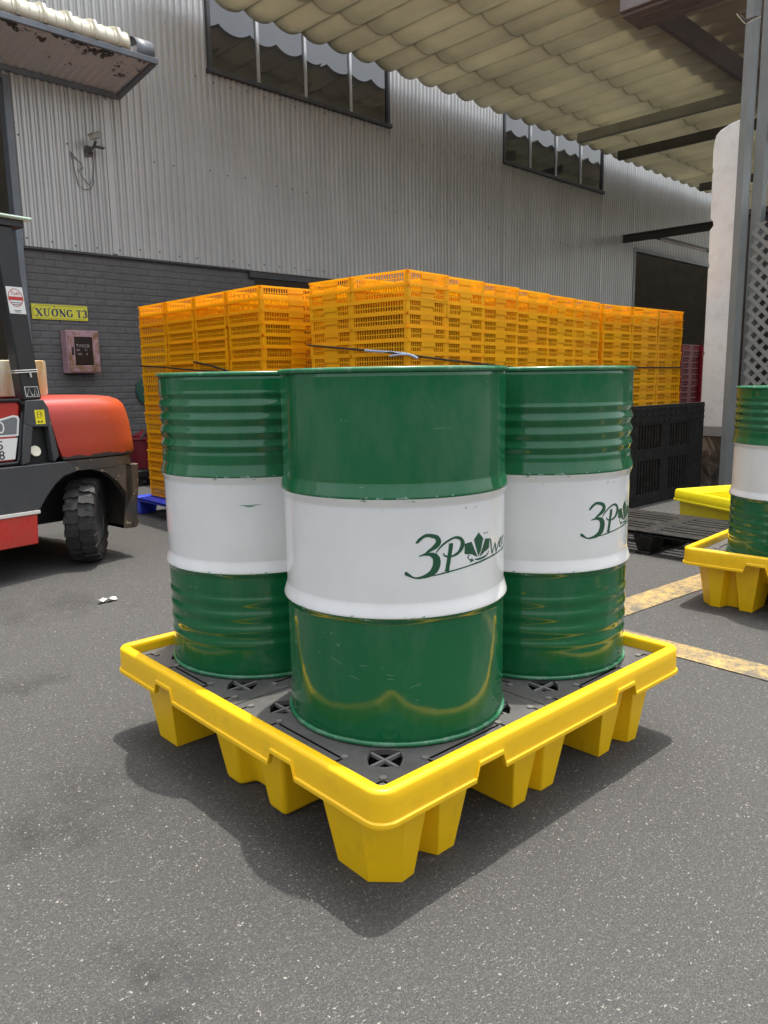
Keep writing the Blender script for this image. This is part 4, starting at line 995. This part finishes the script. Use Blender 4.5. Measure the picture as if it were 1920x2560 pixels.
L([(.12, .98, .24), (.80, .02, .24)], x); L([(.76, .98, .09), (.14, .02, .09)], x); serif(x, .14, .97, .38); serif(x, .76, .97, .32); serif(x, .14, .03, .32); serif(x, .78, .03, .38)
x += .088  # U with horn
L([(.18, .97, .20), (.18, .35, .20)]+arcp(.43, .33, .25, .30, 180, 360, lambda a: .10+.10*max(0, -cos(a)))+[(.68, .97, .09)], x); serif(x, .18, .97, .36); serif(x, .68, .97, .30); L([(.68, .93, .08), (.86, 1.0, .12), (.88, 1.16, .10)], x)
x += .088  # O with horn and hook above
L(arcp(.45, .5, .34, .46, 0, 360, thick, 28), x); L([(.66, .90, .08), (.86, .95, .12), (.90, 1.10, .10)], x); L([(.34, 1.28, .08), (.44, 1.36, .08), (.52, 1.29, .08), (.44, 1.20, .08), (.44, 1.14, .08)], x)
x += .086  # N
L([(.16, .02, .09), (.16, .98, .09)], x); L([(.12, .98, .24), (.76, .02, .24)], x); L([(.78, .98, .09), (.78, .02, .09)], x); serif(x, .16, .03, .32); serif(x, .14, .97, .30); serif(x, .78, .97, .32)
x += .082  # G
L(arcp(.45, .5, .33, .46, 40, 325, thick, 22), x); L([(.74, .42, .20), (.74, .08, .20)], x); serif(x, .72, .43, .36); L([(.71, .98, .07), (.71, .70, .05)], x)
b.build('lettering', 'navy', t, smooth=0); b = MB()
x += .112  # T
L([(.40, .97, .22), (.40, .03, .22)], x); L([(.04, .96, .08), (.76, .96, .08)], x); L([(.06, .98, .07), (.06, .72, .05)], x); L([(.74, .98, .07), (.74, .72, .05)], x); serif(x, .40, .03, .42)
x += .070  # 3
L(arcp(.32, .74, .22, .22, 160, -75, thick, 14), x); L(arcp(.32, .28, .26, .26, 85, -160, thick, 14), x)
b.build('lettering', 'navy', t, smooth=0)
# fire cabinet
t = wall_thing('hose_cabinet', 'faded pinkish red hose cabinet with rusty glazed door on brick', 'cabinet', -.625, -.002, 1.245)
b = MB(); b.box(0, .38, -.15, 0, 0, .475); b.build('box', 'fadedred', t, bevel=.006)
b = MB(); D0 = -.165
b.box(.012, .085, D0, -.1505, .012, .463); b.box(.295, .368, D0, -.1505, .012, .463); b.box(.085, .295, D0, -.1505, .012, .085); b.box(.085, .295, D0, -.1505, .40, .463); do = b.build('door', 'rustdoor', t, bevel=.006)
b = MB(); b.box(.085, .295, -.158, -.1505, .085, .40); b.build('pane', 'cabglass', do)
b = MB(); b.box(.045, .070, -.172, -.1655, .20, .29); b.build('latch', 'dblack', do, bevel=.003)
b = MB(); F_ = lambda x0, z0: (lambda x, y_: (x0+x, -.1592, z0+y_))
text_polys('TVXCK', .050, F_(.100, .285), b); text_polys('BA', .034, F_(.105, .245), b); text_polys('C:', .034, F_(.20, .247), b); text_polys('NG', .034, F_(.115, .200), b); text_polys("'0", .03, F_(.21, .200), b)
b.build('faded_lettering', 'fadedwhite', do, smooth=0)
# security camera
t = wall_thing('security_camera', 'small off-white security camera with loose cables on cladding', 'camera', -.13, -.022, 3.70)
b = MB(); b.box(-.05, .03, -.02, 0, -.05, .06); b.tube([(-.01, -.02, -.02), (.0, -.10, .03), (.02, -.15, .09)], .014); b.build('bracket', 'cable', t, bevel=.003)
b = MB(); b.T = Matrix.Translation((-.01, -.19, .125)) @ Matrix.Rotation(rad(-25), 4, 'Y') @ Matrix.Rotation(rad(35), 4, 'Z'); b.box(-.085, .07, -.035, .035, -.03, .03); b.box(-.10, .085, -.042, .042, .0305, .038); b.T = None; b.build('housing', 'camgrey', t, bevel=.006)
b = MB(); b.box(.02, .12, -.14, -.09, .03, .05); b.build('visor', 'cable', t, bevel=.003)
b = MB(); b.tube([(-.23, -.006, -.03), (-.18, -.015, -.09), (-.11, -.02, -.15), (-.10, -.02, -.19), (-.15, -.02, -.23), (-.12, -.02, -.28), (-.04, -.02, -.36), (.01, -.015, -.30), (.03, -.02, -.15), (.03, -.02, .0)], .0045, 6)
b.tube([(-.22, -.006, -.04), (-.20, -.015, -.2), (-.16, -.015, -.38), (-.10, -.015, -.42), (-.02, -.01, -.40), (.03, -.01, -.30)], .004, 6); b.build('cable', 'cable', t, smooth=60)
# tub and lid behind
t = wall_thing('red_tub', 'maroon plastic tub with black diamond handle behind the forklift', 'tub', .07, -.75, .175)
b = MB(); b.loft([[(.36*k*cos(a), .27*k*sin(a), z) for a in [2*PI*i/28 for i in range(28)]] for z, k in ((0, .82), (.31, 1.0), (.325, 1.06), (.34, 1.06), (.34, .98), (.03, .78))], True, True); b.build('tub', 'maroon', t, smooth=40)
b = MB(); b.loft([[(.02+.26*k*cos(a), .06+.20*k*sin(a), z) for a in [2*PI*i/20 for i in range(20)]] for z, k in ((.03, 1), (.36, 1.), (.41, .6), (.42, .1))]); b.build('contents', 'maroon', t)
b = MB(); b.tube([(-.33, -.275, .34), (-.245, -.285, .47), (-.18, -.285, .60), (-.105, -.285, .47), (-.18, -.275, .345)], .013, 6); b.tube([(-.33, -.275, .34), (-.30, -.28, .40), (-.20, -.285, .33)], .012, 6); b.build('handle', 'blackpaint', t)
t2 = wall_thing('tub_trolley', 'low dark trolley platform carrying the maroon tub', 'trolley', .07, -.75, 0)
b = MB(); b.box(-.42, .42, -.32, .32, .09, .172); b.build('platform', 'blackpl', t2, bevel=.01)
for sx in (-1, 1):
    for sy in (-1, 1):
        b = MB(); b.cyl((sx*.33-.02, sy*.25, .045), (1, 0, 0), .045, .04, 16); b.build('wheel', 'rubber', t2)
t = wall_thing('round_lid', 'dark green round lid hung on brick behind the orange crates', 'lid', .44, -.012, 1.03)
b = MB(); b.T = Matrix.Rotation(PI/2, 4, 'X'); b.lathe([(0, .03), (.12, .032), (.15, .022), (.19, .022), (.20, .012), (.20, 0)], 40); b.T = None
b.v = [(x, -z, y_) for x, y_, z in b.v]; b.build('disc', 'dkgreen', t, smooth=30)
b = MB(); b.box(-.06, .06, -.055, -.032, -.015, .015); b.build('handle', 'dkgreen', t, bevel=.006)
# paper scrap, pebbles, butterfly
b = MB(); pts = []
for i in range(7):
    for j in range(3): pts.append((.59+i*.016-.05+random.uniform(-.005, .005), 2.74+j*.016+(i % 3)*.006, .006+random.uniform(0, .018)))
b.add(pts, [(i*3+j, i*3+3+j, i*3+4+j, i*3+1+j) for i in range(6) for j in range(2)])
tag(b.build('paper_scrap', 'paper', thick=.001), 'crumpled white paper scrap on the asphalt left of the pallet', 'litter')
b = MB()
for i in range(420):
    x, y_ = random.uniform(-1.2, 3.2), random.uniform(-1.0, 3.4)
    if -.02 < x < 1.3 and -.02 < y_ < 1.3: continue
    r_ = random.choice((.0012, .0016, .002, .0025, .0032))
    b.add([(x+r_*random.uniform(.6, 1.4)*cx_, y_+r_*random.uniform(.6, 1.4)*cy_, max(0.0, r_*cz_+r_*.3)) for cx_, cy_, cz_ in ((1, 0, 0), (0, 1, 0), (-1, 0, 0), (0, -1, 0), (0, 0, 1), (0, 0, -1))],
          [(0, 1, 4), (1, 2, 4), (2, 3, 4), (3, 0, 4), (1, 0, 5), (2, 1, 5), (3, 2, 5), (0, 3, 5)])
o = b.build('grit', 'pebble', smooth=0); o['kind'] = 'stuff'
t = thing('butterfly', 'small dark butterfly in flight beside the steel post', 'butterfly', (.3575, -.4845, 1.652), yaw-PI/2-rad(25))
b = MB(); b.loft([[(.0011*k*cos(a), .0011*k*sin(a), z_) for a in [PI/3*i for i in range(6)]] for z_, k in ((-.0012, .4), (.001, 1), (.004, 1.2), (.007, .9), (.0085, .3))]); b.build('body', 'wing', t, smooth=60)
WL = [(-.0008, .0, 0), (-.0045, .0, .0032), (-.0145, -.001, .0165), (-.0122, -.001, .0168), (-.006, 0, .0120), (-.0008, 0, .0066)]
WR = [(.0008, .0, 0), (.0085, .0, .0032), (.0205, .002, .0072), (.0195, .002, .0086), (.011, .001, .0090), (.0008, 0, .0066)]
for w0 in (WL, WR):
    b = MB(); b.add(w0, [range(6)]); b.build('wing', 'wing', t, smooth=0, thick=.0003)
    b = MB(); b.tube([Vector(q)+Vector((0, -.0004, 0)) for q in w0[:3]], .0005, 5); b.build('wing_edge', 'wingedge', t)
